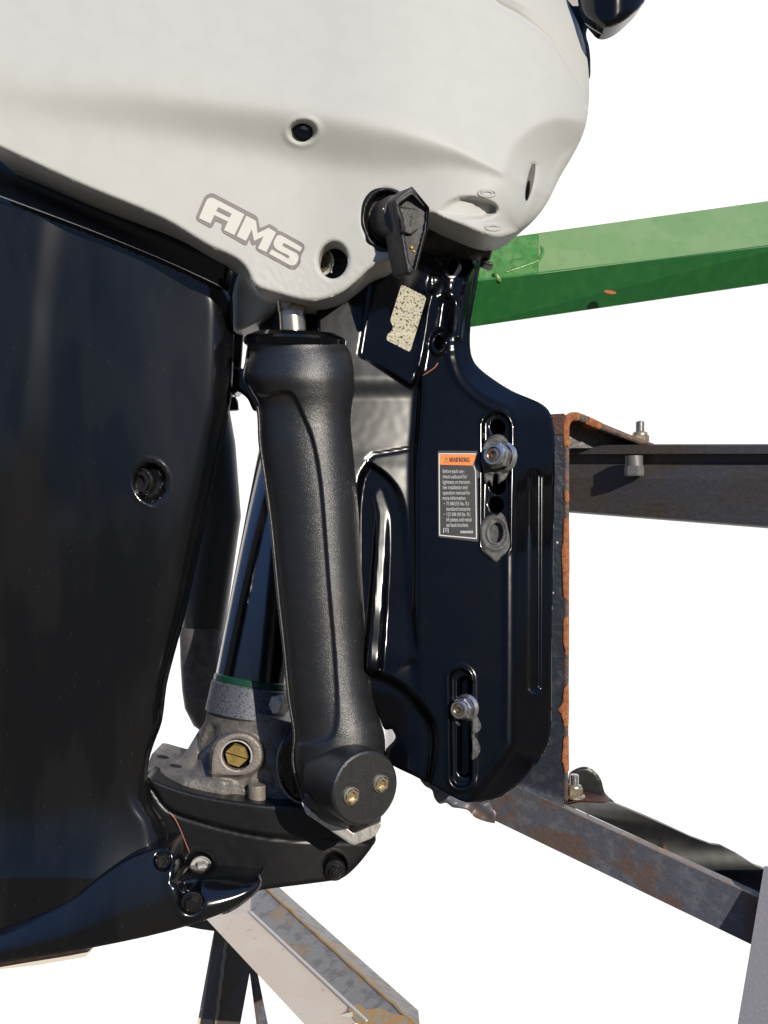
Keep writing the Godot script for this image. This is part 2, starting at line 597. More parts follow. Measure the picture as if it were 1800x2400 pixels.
	mat("label_ink", Color(0.03, 0.008, 0.006), 0.5)
	mat("label_yellow", Color(0.75, 0.45, 0.05), 0.5)
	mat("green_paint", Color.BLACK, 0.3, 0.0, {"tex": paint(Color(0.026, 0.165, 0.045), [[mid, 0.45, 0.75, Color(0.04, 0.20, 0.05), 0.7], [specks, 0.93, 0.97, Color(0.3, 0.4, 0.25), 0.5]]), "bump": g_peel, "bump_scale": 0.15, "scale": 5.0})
	mat("sheen_green", Color.BLACK, 0.42, 0.0, {"tex": paint(Color(0.185, 0.315, 0.12), [[broad, 0.45, 0.7, Color(0.22, 0.34, 0.145), 0.9], [mid, 0.6, 0.9, Color(0.15, 0.27, 0.08), 0.5], [specks, 0.94, 0.98, Color(0.4, 0.45, 0.3), 0.5]]), "bump": g_peel, "bump_scale": 0.1, "scale": 4.0})  # paler copy of the green paint, sky sheen put into its colour
	mat("bright_green", Color.BLACK, 0.28, 0.0, {"tex": paint(Color(0.07, 0.235, 0.045), [[broad, 0.4, 0.7, Color(0.13, 0.28, 0.08), 0.9], [mid, 0.55, 0.8, Color(0.06, 0.15, 0.02), 0.8], [cells, 0.75, 0.9, Color(0.3, 0.3, 0.1), 0.3]]), "bump": g_pit, "bump_scale": 0.4, "scale": 8.0})
	mat("rust_spot", Color(0.42, 0.13, 0.03), 0.8)
	mat("rust_edge", Color.BLACK, 0.75, 0.0, {"tex": paint(Color(0.45, 0.16, 0.05), [[mid, 0.4, 0.65, Color(0.26, 0.085, 0.035), 0.85], [gritty, 0.5, 0.75, Color(0.18, 0.06, 0.03), 0.8], [specks, 0.72, 0.8, Color(0.12, 0.04, 0.02), 0.8]]), "bump": g_pit, "bump_scale": 0.6, "scale": 9.0})
	mat("rust_dark", Color.BLACK, 0.7, 0.0, {"tex": paint(Color(0.05, 0.017, 0.012), [[fine, 0.5, 0.8, Color(0.11, 0.03, 0.016), 0.9]]), "bump": g_pit, "bump_scale": 0.8, "scale": 10.0})
	mat("blue_steel", Color.BLACK, 0.3, 0.3, {"tex": paint(Color(0.022, 0.027, 0.04), [[mid, 0.55, 0.8, Color(0.045, 0.05, 0.062), 0.8], [specks, 0.88, 0.95, Color(0.25, 0.26, 0.28), 0.5]]), "bump": g_pit, "bump_scale": 0.15, "scale": 5.0})
	mat("weathered_steel", Color.BLACK, 0.42, 0.25, {"tex": paint(Color(0.12, 0.13, 0.165), [[mid, 0.5, 0.75, Color(0.18, 0.19, 0.22), 0.8], [broad, 0.42, 0.78, Color(0.17, 0.105, 0.085), 0.85], [fine, 0.7, 0.9, Color(0.16, 0.075, 0.045), 0.3], [specks, 0.87, 0.94, Color(0.38, 0.4, 0.43), 0.6]]), "bump": g_pit, "bump_scale": 0.35, "scale": 4.5})
	mat("brown_steel", Color.BLACK, 0.5, 0.15, {"tex": paint(Color(0.088, 0.084, 0.09), [[broad, 0.5, 0.75, Color(0.095, 0.075, 0.054), 0.9], [fine, 0.55, 0.85, Color(0.15, 0.14, 0.135), 0.5], [specks, 0.9, 0.96, Color(0.25, 0.22, 0.18), 0.6]]), "bump": g_pit, "bump_scale": 0.4, "scale": 4.0})
	mat("rusting_steel", Color.BLACK, 0.6, 0.1, {"tex": paint(Color(0.06, 0.055, 0.055), [[mid, 0.3, 0.75, Color(0.17, 0.075, 0.04), 0.95], [gritty, 0.5, 0.8, Color(0.06, 0.045, 0.04), 0.7]]), "bump": g_pit, "bump_scale": 0.4, "scale": 8.0})
	mat("grey_post", Color.BLACK, 0.5, 0.1, {"tex": paint(Color(0.19, 0.19, 0.225), [[fine, 0.5, 0.8, Color(0.23, 0.23, 0.26), 0.7]]), "bump": g_fine, "bump_scale": 0.1, "scale": 5.0})
	mat("galvanised", Color.BLACK, 0.5, 0.3, {"tex": paint(Color(0.26, 0.255, 0.24), [[mid, 0.45, 0.75, Color(0.17, 0.168, 0.16), 0.9], [fine, 0.6, 0.85, Color(0.36, 0.34, 0.3), 0.6], [broad, 0.63, 0.7, Color(0.36, 0.24, 0.13), 0.6]]), "bump": g_cast, "bump_scale": 0.2, "scale": 4.0})
	mat("cream_paint", Color.BLACK, 0.55, 0.0, {"tex": paint(Color(0.68, 0.57, 0.44), [[broad, 0.5, 0.8, Color(0.7, 0.61, 0.49), 0.8], [mid, 0.8, 0.95, Color(0.42, 0.28, 0.15), 0.5]]), "scale": 4.0})
	mat("pale_trim", Color(0.66, 0.62, 0.55), 0.5)
	mat("maroon_trim", Color(0.03, 0.015, 0.012), 0.5)
	mat("orange_rust", Color.BLACK, 0.7, 0.0, {"tex": paint(Color(0.46, 0.27, 0.10), [[mid, 0.4, 0.7, Color(0.36, 0.31, 0.22), 0.9]]), "bump": g_pit, "bump_scale": 0.4, "scale": 8.0})
	mat("leaf", Color(0.7, 0.5, 0.05), 0.6)

# ---------------------------------------------------------------- setting

func build_backdrop() -> void:
	var st := tool()
	bar(st, [Vector3(-6, -5.5, -5.0), Vector3(6, -5.5, -5.0), Vector3(6, -5.5, -5.1), Vector3(-6, -5.5, -5.1)], [Vector3(-6, 8, -5.0), Vector3(6, 8, -5.0), Vector3(6, 8, -5.1), Vector3(-6, 8, -5.1)])
	var o := part("backdrop", st, M.backdrop, self)
	o.set_meta("kind", "structure")
	o.set_meta("label", "plain white backdrop sheet behind the motor and stand")

# ---------------------------------------------------------------- green beam

func build_green_beam() -> void:
	var t := thing("steel_beam", "green painted square steel beam with rust specks running right behind the motor", "beam", P(1500, 600, -0.14))
	var st := tool()
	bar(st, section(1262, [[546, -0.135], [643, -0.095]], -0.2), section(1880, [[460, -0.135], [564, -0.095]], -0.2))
	part("upper_face", st, M.sheen_green, t, "pale green upper face with the sky sheen painted in")
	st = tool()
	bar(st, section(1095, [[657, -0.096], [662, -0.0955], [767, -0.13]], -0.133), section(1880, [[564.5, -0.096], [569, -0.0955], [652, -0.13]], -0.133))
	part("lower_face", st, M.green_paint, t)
	st = tool()
	bar(st, section(1100, [[568, -0.1355], [656, -0.0985]], -0.2), section(1261.5, [[546.5, -0.1355], [642, -0.0955]], -0.2))
	part("sleeve_end", st, M.bright_green, t, "bright green inner end with bare rusty patches")
	st = tool()
	var pts: Array = []
	for q in curve([1268, 575, 1272, 592, 1262, 610, 1240, 620, 1200, 634, 1172, 642], 4, false):
		pts.append(P(q.x, q.y, lerpf(-0.1355, -0.0955, (q.y - 546.0 + (q.x - 1262.0) * 0.14) / 97.0)))
	tube(st, pts, 0.0022, 10, true)
	pts = []
	for q in curve([1160, 636, 1164, 648, 1174, 662], 4, false):
		pts.append(P(q.x, q.y, -0.098))
	tube(st, pts, 0.0035, 10, true)
	part("weld_bead", st, M.bright_green, t)
	for s in [[1430, 684.5, 15, 4, -0.1030], [1192, 573, 12, 6, -0.1335], [1218, 566, 5, 7, -0.1358], [1245, 592, 8, 12, -0.1262]]:
		st = tool()
		relief(st, round_poly(oval(s[0], s[1], s[2], s[3], 11, 0.15), 3), flat(s[4] + 0.0015), {"step": 4.0, "back": s[4] - 0.002})
		part("rust_spot", st, M.rust_spot, t)

# ---------------------------------------------------------------- weathered frame at the bottom

func build_weathered_frame() -> void:
	var t := thing("steel_frame", "weathered steel frame with a cream sided sloping beam on dark legs below the motor", "frame", P(700, 2390, -0.15))
	var st := tool()
	# the sloping beam: far end (up left) and near end (down right), cross-section corners left-bottom, crease, right edge
	var far_: Array = [P(478, 2148, -0.318), P(586, 2140, -0.31), P(592, 2136, -0.312), P(618, 2078, -0.36)]
	var near_: Array = [P(722, 2410, -0.083), P(858, 2396, -0.075), P(866, 2392, -0.077), P(985, 2412, -0.13)]
	# the near corners lie in the planes of the flat faces
	var side := Plane(far_[1], near_[1], far_[0])
	var top := Plane(far_[1], near_[1], far_[3])
	near_[0] = side.intersects_ray(EYE, near_[0] - EYE)
	near_[3] = top.intersects_ray(EYE, near_[3] - EYE)
	far_[2] = far_[1].lerp(far_[3], 0.12)
	near_[2] = near_[1].lerp(near_[3], 0.12)
	var a := [far_[0], far_[1], far_[1] + Vector3(0, 0.001, -0.12), far_[0] + Vector3(0, 0.001, -0.1)]
	var b := [near_[0], near_[1], near_[1] + Vector3(0, 0.001, -0.12), near_[0] + Vector3(0, 0.001, -0.1)]
	bar(st, a, b)
	part("beam_side", st, M.cream_paint, t, "sunlit cream side of the sloping beam")
	st = tool()
	bar(st, [far_[1] + Vector3(0, 0, 0.001), far_[2], far_[3], far_[3] + Vector3(0, -0.01, -0.06), far_[1] + Vector3(0, -0.01, -0.06)], [near_[1] + Vector3(0, 0, 0.001), near_[2], near_[3], near_[3] + Vector3(0, -0.01, -0.06), near_[1] + Vector3(0, -0.01, -0.06)])
	part("beam_top", st, M.galvanised, t, "grey galvanised upper face of the sloping beam")
	st = tool()
	tube(st, [far_[1] + Vector3(0.001, 0.001, 0.001), near_[1] + Vector3(0.001, 0.001, 0.001)], 0.0022, 8)
	part("beam_corner", st, M.pale_trim, t)
	st = tool()
	var rp: Array = []
	for i in 24:
		var f := i / 23.0
		rp.append(far_[3].lerp(near_[3], f) + Vector3(0.0005 * sin(i * 1.7), 0.0005 * sin(i * 2.9), 0.0))
	tube(st, rp, 0.0024, 7)
	part("rusty_edge", st, M.orange_rust, t, "rust eaten outer edge of the sloping beam")
	st = tool()
	bar(st, [P(640, 2420, -0.13), P(826, 2371, -0.085), P(830, 2440, -0.085)], [P(660, 2420, -0.18), P(830, 2380, -0.15), P(835, 2440, -0.15)])
	part("end_plate", st, M.pale_trim, t)
	st = tool()
	relief(st, curve([815, 2366, 838, 2352, 860, 2366, 890, 2362, 920, 2376, 955, 2384, 985, 2420, 900, 2440, 850, 2410], 3), func(u: float, v: float) -> float: return (top.intersects_ray(EYE, P(u, v, 0.0) - EYE)).z, {"step": 6.0, "eps": 0.0025})
	part("rust_stain", st, M.orange_rust, t, "orange rust stain at the beam's lower end")
	st = tool()
	bar(st, [P(508, 2150, -0.40), P(536, 2150, -0.38), P(536, 2150, -0.43)], [P(466, 2440, -0.40), P(500, 2440, -0.38), P(500, 2440, -0.43)])
	bar(st, [P(537, 2150, -0.381), P(600, 2200, -0.41), P(590, 2200, -0.45), P(537, 2150, -0.44)], [P(501, 2440, -0.381), P(556, 2440, -0.41), P(550, 2440, -0.45), P(501, 2440, -0.44)])
	part("leg", st, M.brown_steel, t, "black angle iron leg")
	st = tool()
	rp = []
	for i in 20:
		rp.append(P(537, 2150, -0.3785).lerp(P(501, 2440, -0.3785), i / 19.0) + Vector3(0.0008 * sin(i * 2.3), 0, 0))
	tube(st, rp, 0.0018, 6)
	part("leg_edge", st, M.galvanised, t)
	st = tool()
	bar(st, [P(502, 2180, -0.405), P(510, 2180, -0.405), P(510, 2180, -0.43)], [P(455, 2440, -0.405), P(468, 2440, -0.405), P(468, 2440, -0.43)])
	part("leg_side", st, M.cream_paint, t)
	st = tool()
	bar(st, [P(580, 2240, -0.47), P(600, 2262, -0.47), P(600, 2262, -0.5), P(580, 2240, -0.5)], [P(606, 2440, -0.47), P(636, 2440, -0.47), P(636, 2440, -0.5), P(606, 2440, -0.5)])
	part("brace", st, M.weathered_steel, t)
	st = tool()
	relief(st, L([420, 2168, 520, 2150, 530, 2185, 500, 2182, 470, 2178]), flat(-0.375), {"step": 8.0, "back": -0.40})
	part("gusset", st, M.brown_steel, t)

# ---------------------------------------------------------------- motor stand

func hex_bolt(at: Vector3, axis: Vector3, r: float, h: float, m: Material, parent: Node3D, called := "bolt", washer := 0.0, phase := 0.2) -> MeshInstance3D:
	var st := tool()
	if washer > 0.0:
		lathe(st, at, axis, [[0.0, 0.0], [washer, 0.0], [washer, 0.0012], [washer * 0.93, 0.002], [0.0, 0.002]], 28)
	lathe(st, at, axis, [[r, 0.0], [r, h * 0.88], [r * 0.87, h], [0.0, h]], 6, false, phase)
	return part(called, st, m, parent)

func nut_with_stud(at: Vector3, axis: Vector3, r: float, parent: Node3D, m_nut: Material, m_stud: Material) -> void:
	var st := tool()
	lathe(st, at, axis, [[0.0, 0.0], [r * 1.35, 0.0], [r * 1.35, r * 0.2], [r * 1.1, r * 0.4]], 28)
	lathe(st, at + axis * r * 0.3, axis, [[r * 1.08, 0.0], [r * 1.08, r * 0.85], [r * 0.9, r * 0.98]], 6, false, 0.35)
	lathe(st, at + axis * r * 1.2, axis, [[r * 0.9, 0.0], [r * 0.9, r * 0.3], [r * 0.6, r * 0.45]], 24, true)
	var nut := part("nut", st, m_nut, parent)
	st = tool()
	var prof: Array = []
	for i in 9:
		prof.append([r * 0.58, r * (1.5 + i * 0.16)])
		prof.append([r * 0.46, r * (1.58 + i * 0.16)])
	prof.append([0.0, r * 3.0])
	lathe(st, at, axis, prof, 20)
	part("stud", st, m_stud, nut)

func build_stand() -> void:
	var t := thing("motor_stand", "dark steel stand with rust edged upright and cross channels that carries the motor", "stand", P(1500, 2390, 0.0))
	var st := tool()
	relief(st, L([1280, 975, 1322, 982, 1324, 1400, 1322, 1902, 1180, 1836, 1180, 1500, 1280, 1400]), flat(-0.052), {"step": 12.0, "back": -0.062})
	var up := part("upright", st, M.blue_steel, t)
	st = tool()
	var edge := L([1322, 1874, 1322.5, 1500, 1322, 990, 1327, 974, 1338, 967, 1352, 967, 1368, 971, 1407, 990, 1470, 1016, 1535, 1041, 1500, 1041, 1404, 1005, 1352, 984, 1342, 985, 1336, 993, 1334, 1010, 1334, 1500, 1331, 1880])
	relief(st, edge, flat(-0.051), {"step": 5.0, "back": -0.085, "r": 2.0})
	var cut := part("cut_edge", st, M.rusting_steel, up)
	for l in [[1321, 1048, 1321, 990, 1326, 973, 1338, 965.5, 1352, 966, 1362, 968, 1357, 986, 1342, 985, 1336, 993, 1334.5, 1010, 1334, 1052, 1328, 1044], [1376, 974, 1407, 989, 1414, 992, 1406, 1007, 1372, 993, 1380, 984], [1322, 1152, 1327, 1148, 1334, 1154, 1335, 1172, 1329, 1180, 1323, 1174], [1321, 1216, 1334, 1212, 1335, 1330, 1333, 1412, 1320, 1400, 1318, 1330, 1316, 1290, 1321, 1262], [1321, 1448, 1333, 1444, 1334, 1532, 1326, 1538, 1320, 1500], [1322, 1612, 1333, 1600, 1334, 1650, 1333, 1700, 1322, 1704, 1316, 1672, 1306, 1664, 1318, 1650], [1321, 1730, 1333, 1722, 1334, 1806, 1325, 1816, 1317, 1780]]:
		st = tool()
		relief(st, round_poly(L(l), 4.0, 3), func(u: float, v: float) -> float: return -0.0500 + 0.0004 * sin(u * 0.9 + v * 0.7), {"step": 4.0, "back": -0.084, "r": 2.0})
		part("rust_patch", st, M.rust_edge, cut)
	st = tool()
	relief(st, L([1333, 1000, 1340, 988, 1352, 984, 1404, 1005, 1530, 1043, 1530, 1050, 1333, 1050]), func(u: float, _v: float) -> float: return -0.075 - (u - 1333) * 0.00008, {"step": 8.0, "back": -0.12})
	part("flange", st, M.brown_steel, up)
	st = tool()
	relief(st, L([1286, 971, 1322, 969, 1326, 975, 1322, 1000, 1321, 1018, 1290, 1018]), flat(-0.0505), {"step": 8.0, "back": -0.06})
	part("rust_patch", st, M.rust_dark, up, "dark red rust on the upright's top corner")
	for q in [[1296, 1390, 1.4], [1306, 1272, 1.6]]:
		st = tool()
		lathe(st, P(q[0], q[1], -0.052), Vector3(0, 0, 1), [[0.0, -0.001], [q[2] / K * 2.0, 0.0], [0.0, 0.0006]], 8, true)
		part("paint_chip", st, M.pale_zinc, up)
	# upper channel coming towards the viewer on the right
	st = tool()
	bar(st, section(1320, [[1041, -0.13], [1043, -0.105], [1064, -0.104], [1066, -0.112], [1088, -0.114], [1092, -0.104], [1120, -0.102], [1196, -0.102], [1199, -0.106]], -0.16), section(1900, [[1040, 0.04], [1043, 0.075], [1063, 0.076], [1065, 0.066], [1088, 0.064], [1093, 0.076], [1125, 0.078], [1241, 0.078], [1244, 0.074]], 0.0))
	var ch := part("upper_channel", st, M.brown_steel, t)
	# bolt through its lip: head below, nut and stud above the flange
	st = tool()
	lathe(st, P(1486, 1103, -0.035), Vector3(0, 1, 0), [[0.0, -0.0055], [0.0092, -0.0055], [0.0098, -0.004], [0.0098, 0.0045], [0.0, 0.0045]], 6, false, 0.1)
	lathe(st, P(1486, 1103, -0.035), Vector3(0, 1, 0), [[0.0088, 0.004], [0.0088, 0.015]], 20)
	part("bolt", st, M.old_steel, ch)
	nut_with_stud(P(1500, 1043, -0.088), Vector3(0, 1, 0), 0.0088, ch, M.gold_zinc, M.zinc)
	st = tool()
	lathe(st, P(1412, 1036, -0.095), Vector3(0, 1, 0), [[0.0, -0.006], [0.011, -0.006], [0.011, 0.0], [0.0, 0.0]], 6)
	part("bolt", st, M.dark_steel, ch)
	# lower beam sloping down to the right
	st = tool()
	bar(st, [P(1120, 1800, -0.06), P(1122, 1803, -0.055), P(1105, 1897, -0.07), P(1105, 1897, -0.13), P(1120, 1800, -0.13)], [P(1840, 2127, 0.03), P(1842, 2134, 0.035), P(1815, 2240, 0.02), P(1815, 2240, -0.05), P(1840, 2127, -0.05)])
	var lb := part("lower_beam", st, M.weathered_steel, t)
	st = tool()
	bar(st, [P(1322, 1884, -0.063), P(1328, 1898, -0.058), P(1328, 1898, -0.07), P(1322, 1884, -0.07)], [P(1838, 2117, 0.03), P(1840, 2130, 0.036), P(1840, 2130, 0.0), P(1838, 2117, 0.0)])
	part("corner_edge", st, M.galvanised, lb)
	st = tool()
	relief(st, L([1330, 1886, 1362, 1880, 1440, 1884, 1514, 1915, 1560, 1935, 1620, 1962, 1666, 1979, 1690, 1982, 1730, 2003, 1770, 2030, 1850, 2060, 1850, 2126, 1700, 2056]), func(u: float, v: float) -> float: return -0.07 + 0.002 * sin(v * 0.05), {"step": 8.0, "back": -0.078})
	part("flange", st, M.black_plastic, lb)  # black colour stands for the dark glancing reflection on top of the beam
	st = tool()
	relief(st, curve([1334, 1818, 1345, 1806, 1370, 1798, 1392, 1806, 1408, 1826, 1418, 1858, 1440, 1880, 1440, 1880, 1436, 1890, 1436, 1890, 1328, 1892, 1328, 1892]), flat(-0.105), {"step": 7.0, "back": -0.109, "r": 3.0})
	part("end_tab", st, M.black_plastic, lb)
	st = tool()
	relief(st, L([1326, 1872, 1352, 1868, 1400, 1874, 1434, 1882, 1430, 1894, 1326, 1896]), flat(-0.075), {"step": 7.0, "back": -0.1})
	part("rust_patch", st, M.rust_dark, lb)
	nut_with_stud(P(1346, 1868, -0.066), Vector3(0.0, 1, 0), 0.0082, lb, M.gold_zinc, M.zinc)
	hex_bolt(P(1322, 1919, -0.052), Vector3(0.15, -0.6, 0.6).normalized(), 0.0072, 0.006, M.pale_zinc, lb)
	for q in [[1398, 1947, 9, 5], [1600, 2040, 5, 3], [1235, 1870, 14, 8]]:
		st = tool()
		relief(st, round_poly(oval(q[0], q[1], q[2], q[3], 9, 0.3), 2), flat(-0.0495 + (q[0] - 1235) * 0.000125), {"step": 4.0, "back": -0.08})
		part("rust_spot", st, M.rust_spot, lb)
	# left end of the beam under the clamp bracket
	st = tool()
	relief(st, curve([985, 1826, 1010, 1838, 1040, 1856, 1085, 1880, 1160, 1885, 1160, 1930, 1160, 1930, 1140, 1926, 1112, 1915, 1098, 1900, 1080, 1895, 1060, 1892, 1046, 1882, 1030, 1884, 1018, 1870, 1012, 1852, 996, 1842]), func(u: float, v: float) -> float: return -0.06 + 0.004 * sin(u * 0.09) * cos(v * 0.11), {"step": 5.0, "back": -0.1, "r": 5.0})
	part("beam_end", st, M.weathered_steel, lb, "rusty left end of the lower beam")
	st = tool()
	bar(st, [P(1791, 2030, 0.042), P(1900, 2030, 0.042), P(1900, 2030, -0.02), P(1793, 2030, -0.02)], [P(1722, 2440, 0.042), P(1860, 2440, 0.042), P(1860, 2440, -0.02), P(1724, 2440, -0.02)])
	part("post", st, M.grey_post, t, "pale grey square leg of the stand")

func build_leaf() -> void:
	var st := tool()
	var at := P(964, 580, 0.099)
	lathe(st, at, Vector3(-0.4, 0.3, 1), [[0.0, -0.001], [0.0016, 0.0], [0.0, 0.0006]], 10, true)
	lathe(st, at + Vector3(0.0026, -0.0032, 0), Vector3(0.3, 0.5, 1), [[0.0, -0.0008], [0.001, 0.0], [0.0, 0.0005]], 8, true)
	var o := part("leaf_scrap", st, M.leaf, self)
	o.set_meta("label", "tiny yellow leaf scrap caught in the recess of the tilt lever")
	o.set_meta("category", "leaf")

# ---------------------------------------------------------------- outboard motor

var ridge_t := L([-60, 188, 0, 196, 300, 216, 600, 252, 800, 284, 950, 316, 1060, 350, 1130, 382, 1174, 404, 1300, 470])
var band_t := L([-60, 40, 0, 52, 300, 82, 600, 100, 800, 108, 950, 82, 1060, 40, 1174, 10, 1300, 6])
var seam_l := curve([1120, -40, 1165, 10, 1212, 36, 1265, 75, 1310, 120, 1340, 165, 1360, 205, 1374, 250], 4, false)
var nose_l := curve([1325, -60, 1330, 0, 1355, 54, 1370, 102, 1379, 163, 1381, 223, 1374, 289, 1354, 343, 1312, 416, 1282, 476, 1252, 512, 1215, 540], 3, false)
var scoop := region(curve([1181, 412, 1181, 412, 1192, 365, 1214, 328, 1256, 295, 1305, 277, 1345, 280, 1395, 300, 1395, 420, 1330, 520, 1218, 552, 1218, 552, 1200, 490], 4), 6.0)
var pocket := region(curve([1026, 496, 1026, 496, 1054, 474, 1092, 463, 1140, 471, 1162, 484, 1160, 498, 1135, 507, 1095, 511, 1050, 506], 4), 4.0)
var facet := region(L([1004, 520, 1000, 470, 1040, 440, 1110, 400, 1181, 410, 1218, 560, 1100, 560]), 22.0)
var bumpy := FastNoiseLite.new()

func cowl_z(u: float, v: float) -> float:
	var p := Vector2(u, v)
	var f := clampf(u / 700.0, 0.0, 1.0)
	var t := v - tab(ridge_t, u)
	var w := tab(band_t, u)
	var k1 := lerpf(26.0, 11.0, f)
	var k2 := lerpf(22.0, 13.0, f)
	if u > 900:
		k1 = lerpf(k1, 3.0, clampf((u - 900.0) / 250.0, 0, 1))
		k2 = lerpf(k2, 4.0, clampf((u - 900.0) / 250.0, 0, 1))
	var sb := lerpf(-0.32, -0.50, f)
	var top := 0.20
	var low := -0.02
	var z := 0.095 + (top * t + (sb - top) * sp(t, k1) + (low - sb) * sp(t - w, k2)) / K
	z += -0.05 * pow(maxf(0.0, u - 800.0) / 550.0, 2.0) + 0.12 * sp(700.0 - u, 60.0) / K
	# rounding towards the nose
	if u > 1000:
		var d := line_d(p, nose_l)
		var q := maxf(0.0, 130.0 - d)
		z -= (130.0 - sqrt(maxf(0.0, 130.0 * 130.0 - q * q * 0.93))) / K * 0.8
		var s := line_d(p, seam_l)
		if s < 30.0 and v < 252:
			var right := 1.0 if Geometry2D.is_point_in_polygon(p, PackedVector2Array([Vector2(1500, -60)]) + seam_l + PackedVector2Array([Vector2(1500, 250)])) else -1.0
			z -= 0.0022 * bump(s, 5.0) + 0.0065 * smoothstep(-8.0, 6.0, s * right) * (1.0 - s / 30.0)
		if scoop.box.has_point(p):
			var e := -poly_d(p, scoop.l)
			z -= (0.68 * sp(e, 2.5) - 0.68 * sp(e - 88.0, 18.0)) / K
	if u > 940 and v > 380:
		z -= inside(pocket, p) * (0.001 + 0.017 * pow(clampf((u - 1026.0) / 136.0, 0.0, 1.0), 1.3))
		z -= 0.003 * (1.0 - smoothstep(-3.0, 6.0, oval_d(p, 1243, 425, 8, 48, 0.2)))
	# countersunk screw hole
	var o := oval_d(p, 709, 308, 27, 22, -0.15)
	if o < 40:
		z -= 0.010 * (1.0 - smoothstep(-4.0, 7.0, o)) - 0.0012 * bump(o - 9.0, 7.0)
	if v > 560 and u > 560 and u < 900:
		z += 0.0003 * bumpy.get_noise_2d(u * 3.0, v * 3.0) * smoothstep(570.0, 640.0, v)
	return z

func build_cowl(motor: Node3D) -> void:
	bumpy.seed = 7
	bumpy.frequency = 0.02
	var outline := curve([-60, -60, -60, -60, 1325, -60, 1325, -60, 1330, 0, 1355, 54, 1370, 102, 1379, 163, 1381, 223, 1374, 289, 1354, 343, 1312, 416, 1282, 476, 1252, 512, 1212, 541, 1185, 552, 1162, 556, 1131, 549, 1089, 533, 1041, 514, 1004, 500, 980, 530, 950, 580, 908, 612, 893, 617, 866, 630, 836, 658, 805, 683, 775, 697, 743, 705, 700, 702, 651, 689, 608, 676, 592, 664, 584, 645, 570, 622, 543, 602, 488, 577, 380, 513, 190, 434, 0, 347, -60, 320, -60, 320], 4)
	var bore := oval(781, 610, 34, 43, 36, 0.05)
	var st := tool()
	relief(st, outline, cowl_z, {"step": 5.0, "r": 9.0, "back": 0.005, "holes": [bore, oval(905, 514, 53, 69, 40)], "hole_back": 0.045})
	var cowl := part("lower_cowl", st, M.white_paint, motor, "off-white painted lower cowl")
	# pivot bearing seen through the bore
	st = tool()
	lathe(st, P(781, 610, 0.03), Vector3(0, 0, 1), [[0.0235, 0.036], [0.0225, 0.03], [0.0215, 0.0], [0.0, 0.0]], 36)
	part("bore_cup", st, M.dirty_black, cowl)
	st = tool()
	lathe(st, P(752, 616, 0.033), Vector3(-0.2, 0, 1), [[0.0112, 0.004], [0.0112, 0.006], [0.0145, 0.006], [0.0145, 0.0]], 32)
	part("bearing_ring", st, M.zinc, cowl)
	st = tool()
	lathe(st, P(751, 616, 0.033), Vector3(-0.2, 0, 1), [[0.0, 0.001], [0.006, 0.002], [0.009, 0.005], [0.0108, 0.0055], [0.0108, 0.0]], 28)
	part("bearing_bush", st, M.gold_zinc, cowl)
	st = tool()
	var pts: Array = []
	for q in curve([756, 581, 770, 588, 778, 600, 781, 612, 776, 616, 773, 622, 778, 630, 776, 640], 4, false):
		pts.append(P(q.x, q.y, 0.041))
	tube(st, pts, 0.0014, 8)
	part("snap_ring", st, M.zinc, cowl)
	# round cast marks under the nose
	for q in [[1141, 453, 20, 8.5], [1141, 453, 12, 5], [1155, 533, 18, 7], [1155, 533, 13, 4.5]]:
		st = tool()
		pts = []
		for w in oval(q[0], q[1], q[2], q[3], 25, 0.05):
			pts.append(P(w.x, w.y, cowl_z(w.x, w.y)))
		pts.append(pts[0])
		tube(st, pts, 0.0011, 7)
		part("cast_mark", st, M.white_paint, cowl)
	# screw in the countersunk hole
	st = tool()
	lathe(st, P(711, 309, cowl_z(711, 309) - 0.001), Vector3(0.1, -0.1, 1), [[0.0105, -0.002], [0.0105, 0.002], [0.0095, 0.004], [0.006, 0.0048], [0.0045, 0.0048], [0.004, 0.002], [0.0, 0.002]], 28)
	part("screw", st, M.black_gloss, cowl)
	# emblem
	var z := func(l: Array) -> PackedVector2Array:
		var r := L(l)
		for i in r.size():
			r[i] = Vector2(440 + r[i].x * 0.1808, 420 + r[i].y * 0.1808)
		return r
	st = tool()
	relief(st, round_poly(z.call([105, 490, 118, 535, 290, 634, 325, 615, 360, 540, 450, 580, 432, 640, 450, 690, 745, 862, 775, 842, 800, 772, 830, 852, 855, 857, 890, 840, 878, 890, 900, 930, 1330, 1165, 1385, 1172, 1435, 1140, 1465, 1070, 1470, 990, 1517, 900, 1512, 850, 1480, 820, 1210, 675, 1175, 670, 1160, 640, 1065, 578, 935, 635, 910, 500, 885, 470, 350, 190, 300, 177, 240, 205, 210, 240]), 4.0), cowl_z, {"step": 4.0, "eps": 0.0004})
	var plate := part("emblem", st, M.decal_grey, cowl, "grey outlined emblem reading AMS")
	for l in [[145, 505, 232, 300, 255, 258, 285, 240, 330, 242, 735, 455, 605, 725, 470, 660, 520, 550, 345, 465, 295, 575], [760, 472, 885, 540, 905, 700, 1050, 630, 1145, 690, 1018, 945, 910, 895, 985, 740, 860, 800, 830, 650, 755, 800, 635, 740], [1485, 885, 1455, 940, 1265, 835, 1238, 829, 1225, 850, 1235, 870, 1420, 965, 1440, 1000, 1430, 1050, 1400, 1105, 1360, 1121, 1320, 1110, 1052, 965, 1090, 910, 1290, 1022, 1310, 1025, 1320, 1000, 1300, 985, 1160, 915, 1125, 880, 1110, 840, 1120, 800, 1155, 735, 1190, 722, 1225, 735]]:
		st = tool()
		relief(st, round_poly(z.call(l), 1.2), cowl_z, {"step": 4.0, "eps": 0.0007})
		part("letter", st, M.decal_white, plate)
	st = tool()
	relief(st, round_poly(z.call([395, 360, 570, 445, 545, 495, 370, 410]), 1.5), cowl_z, {"step": 4.0, "eps": 0.001})
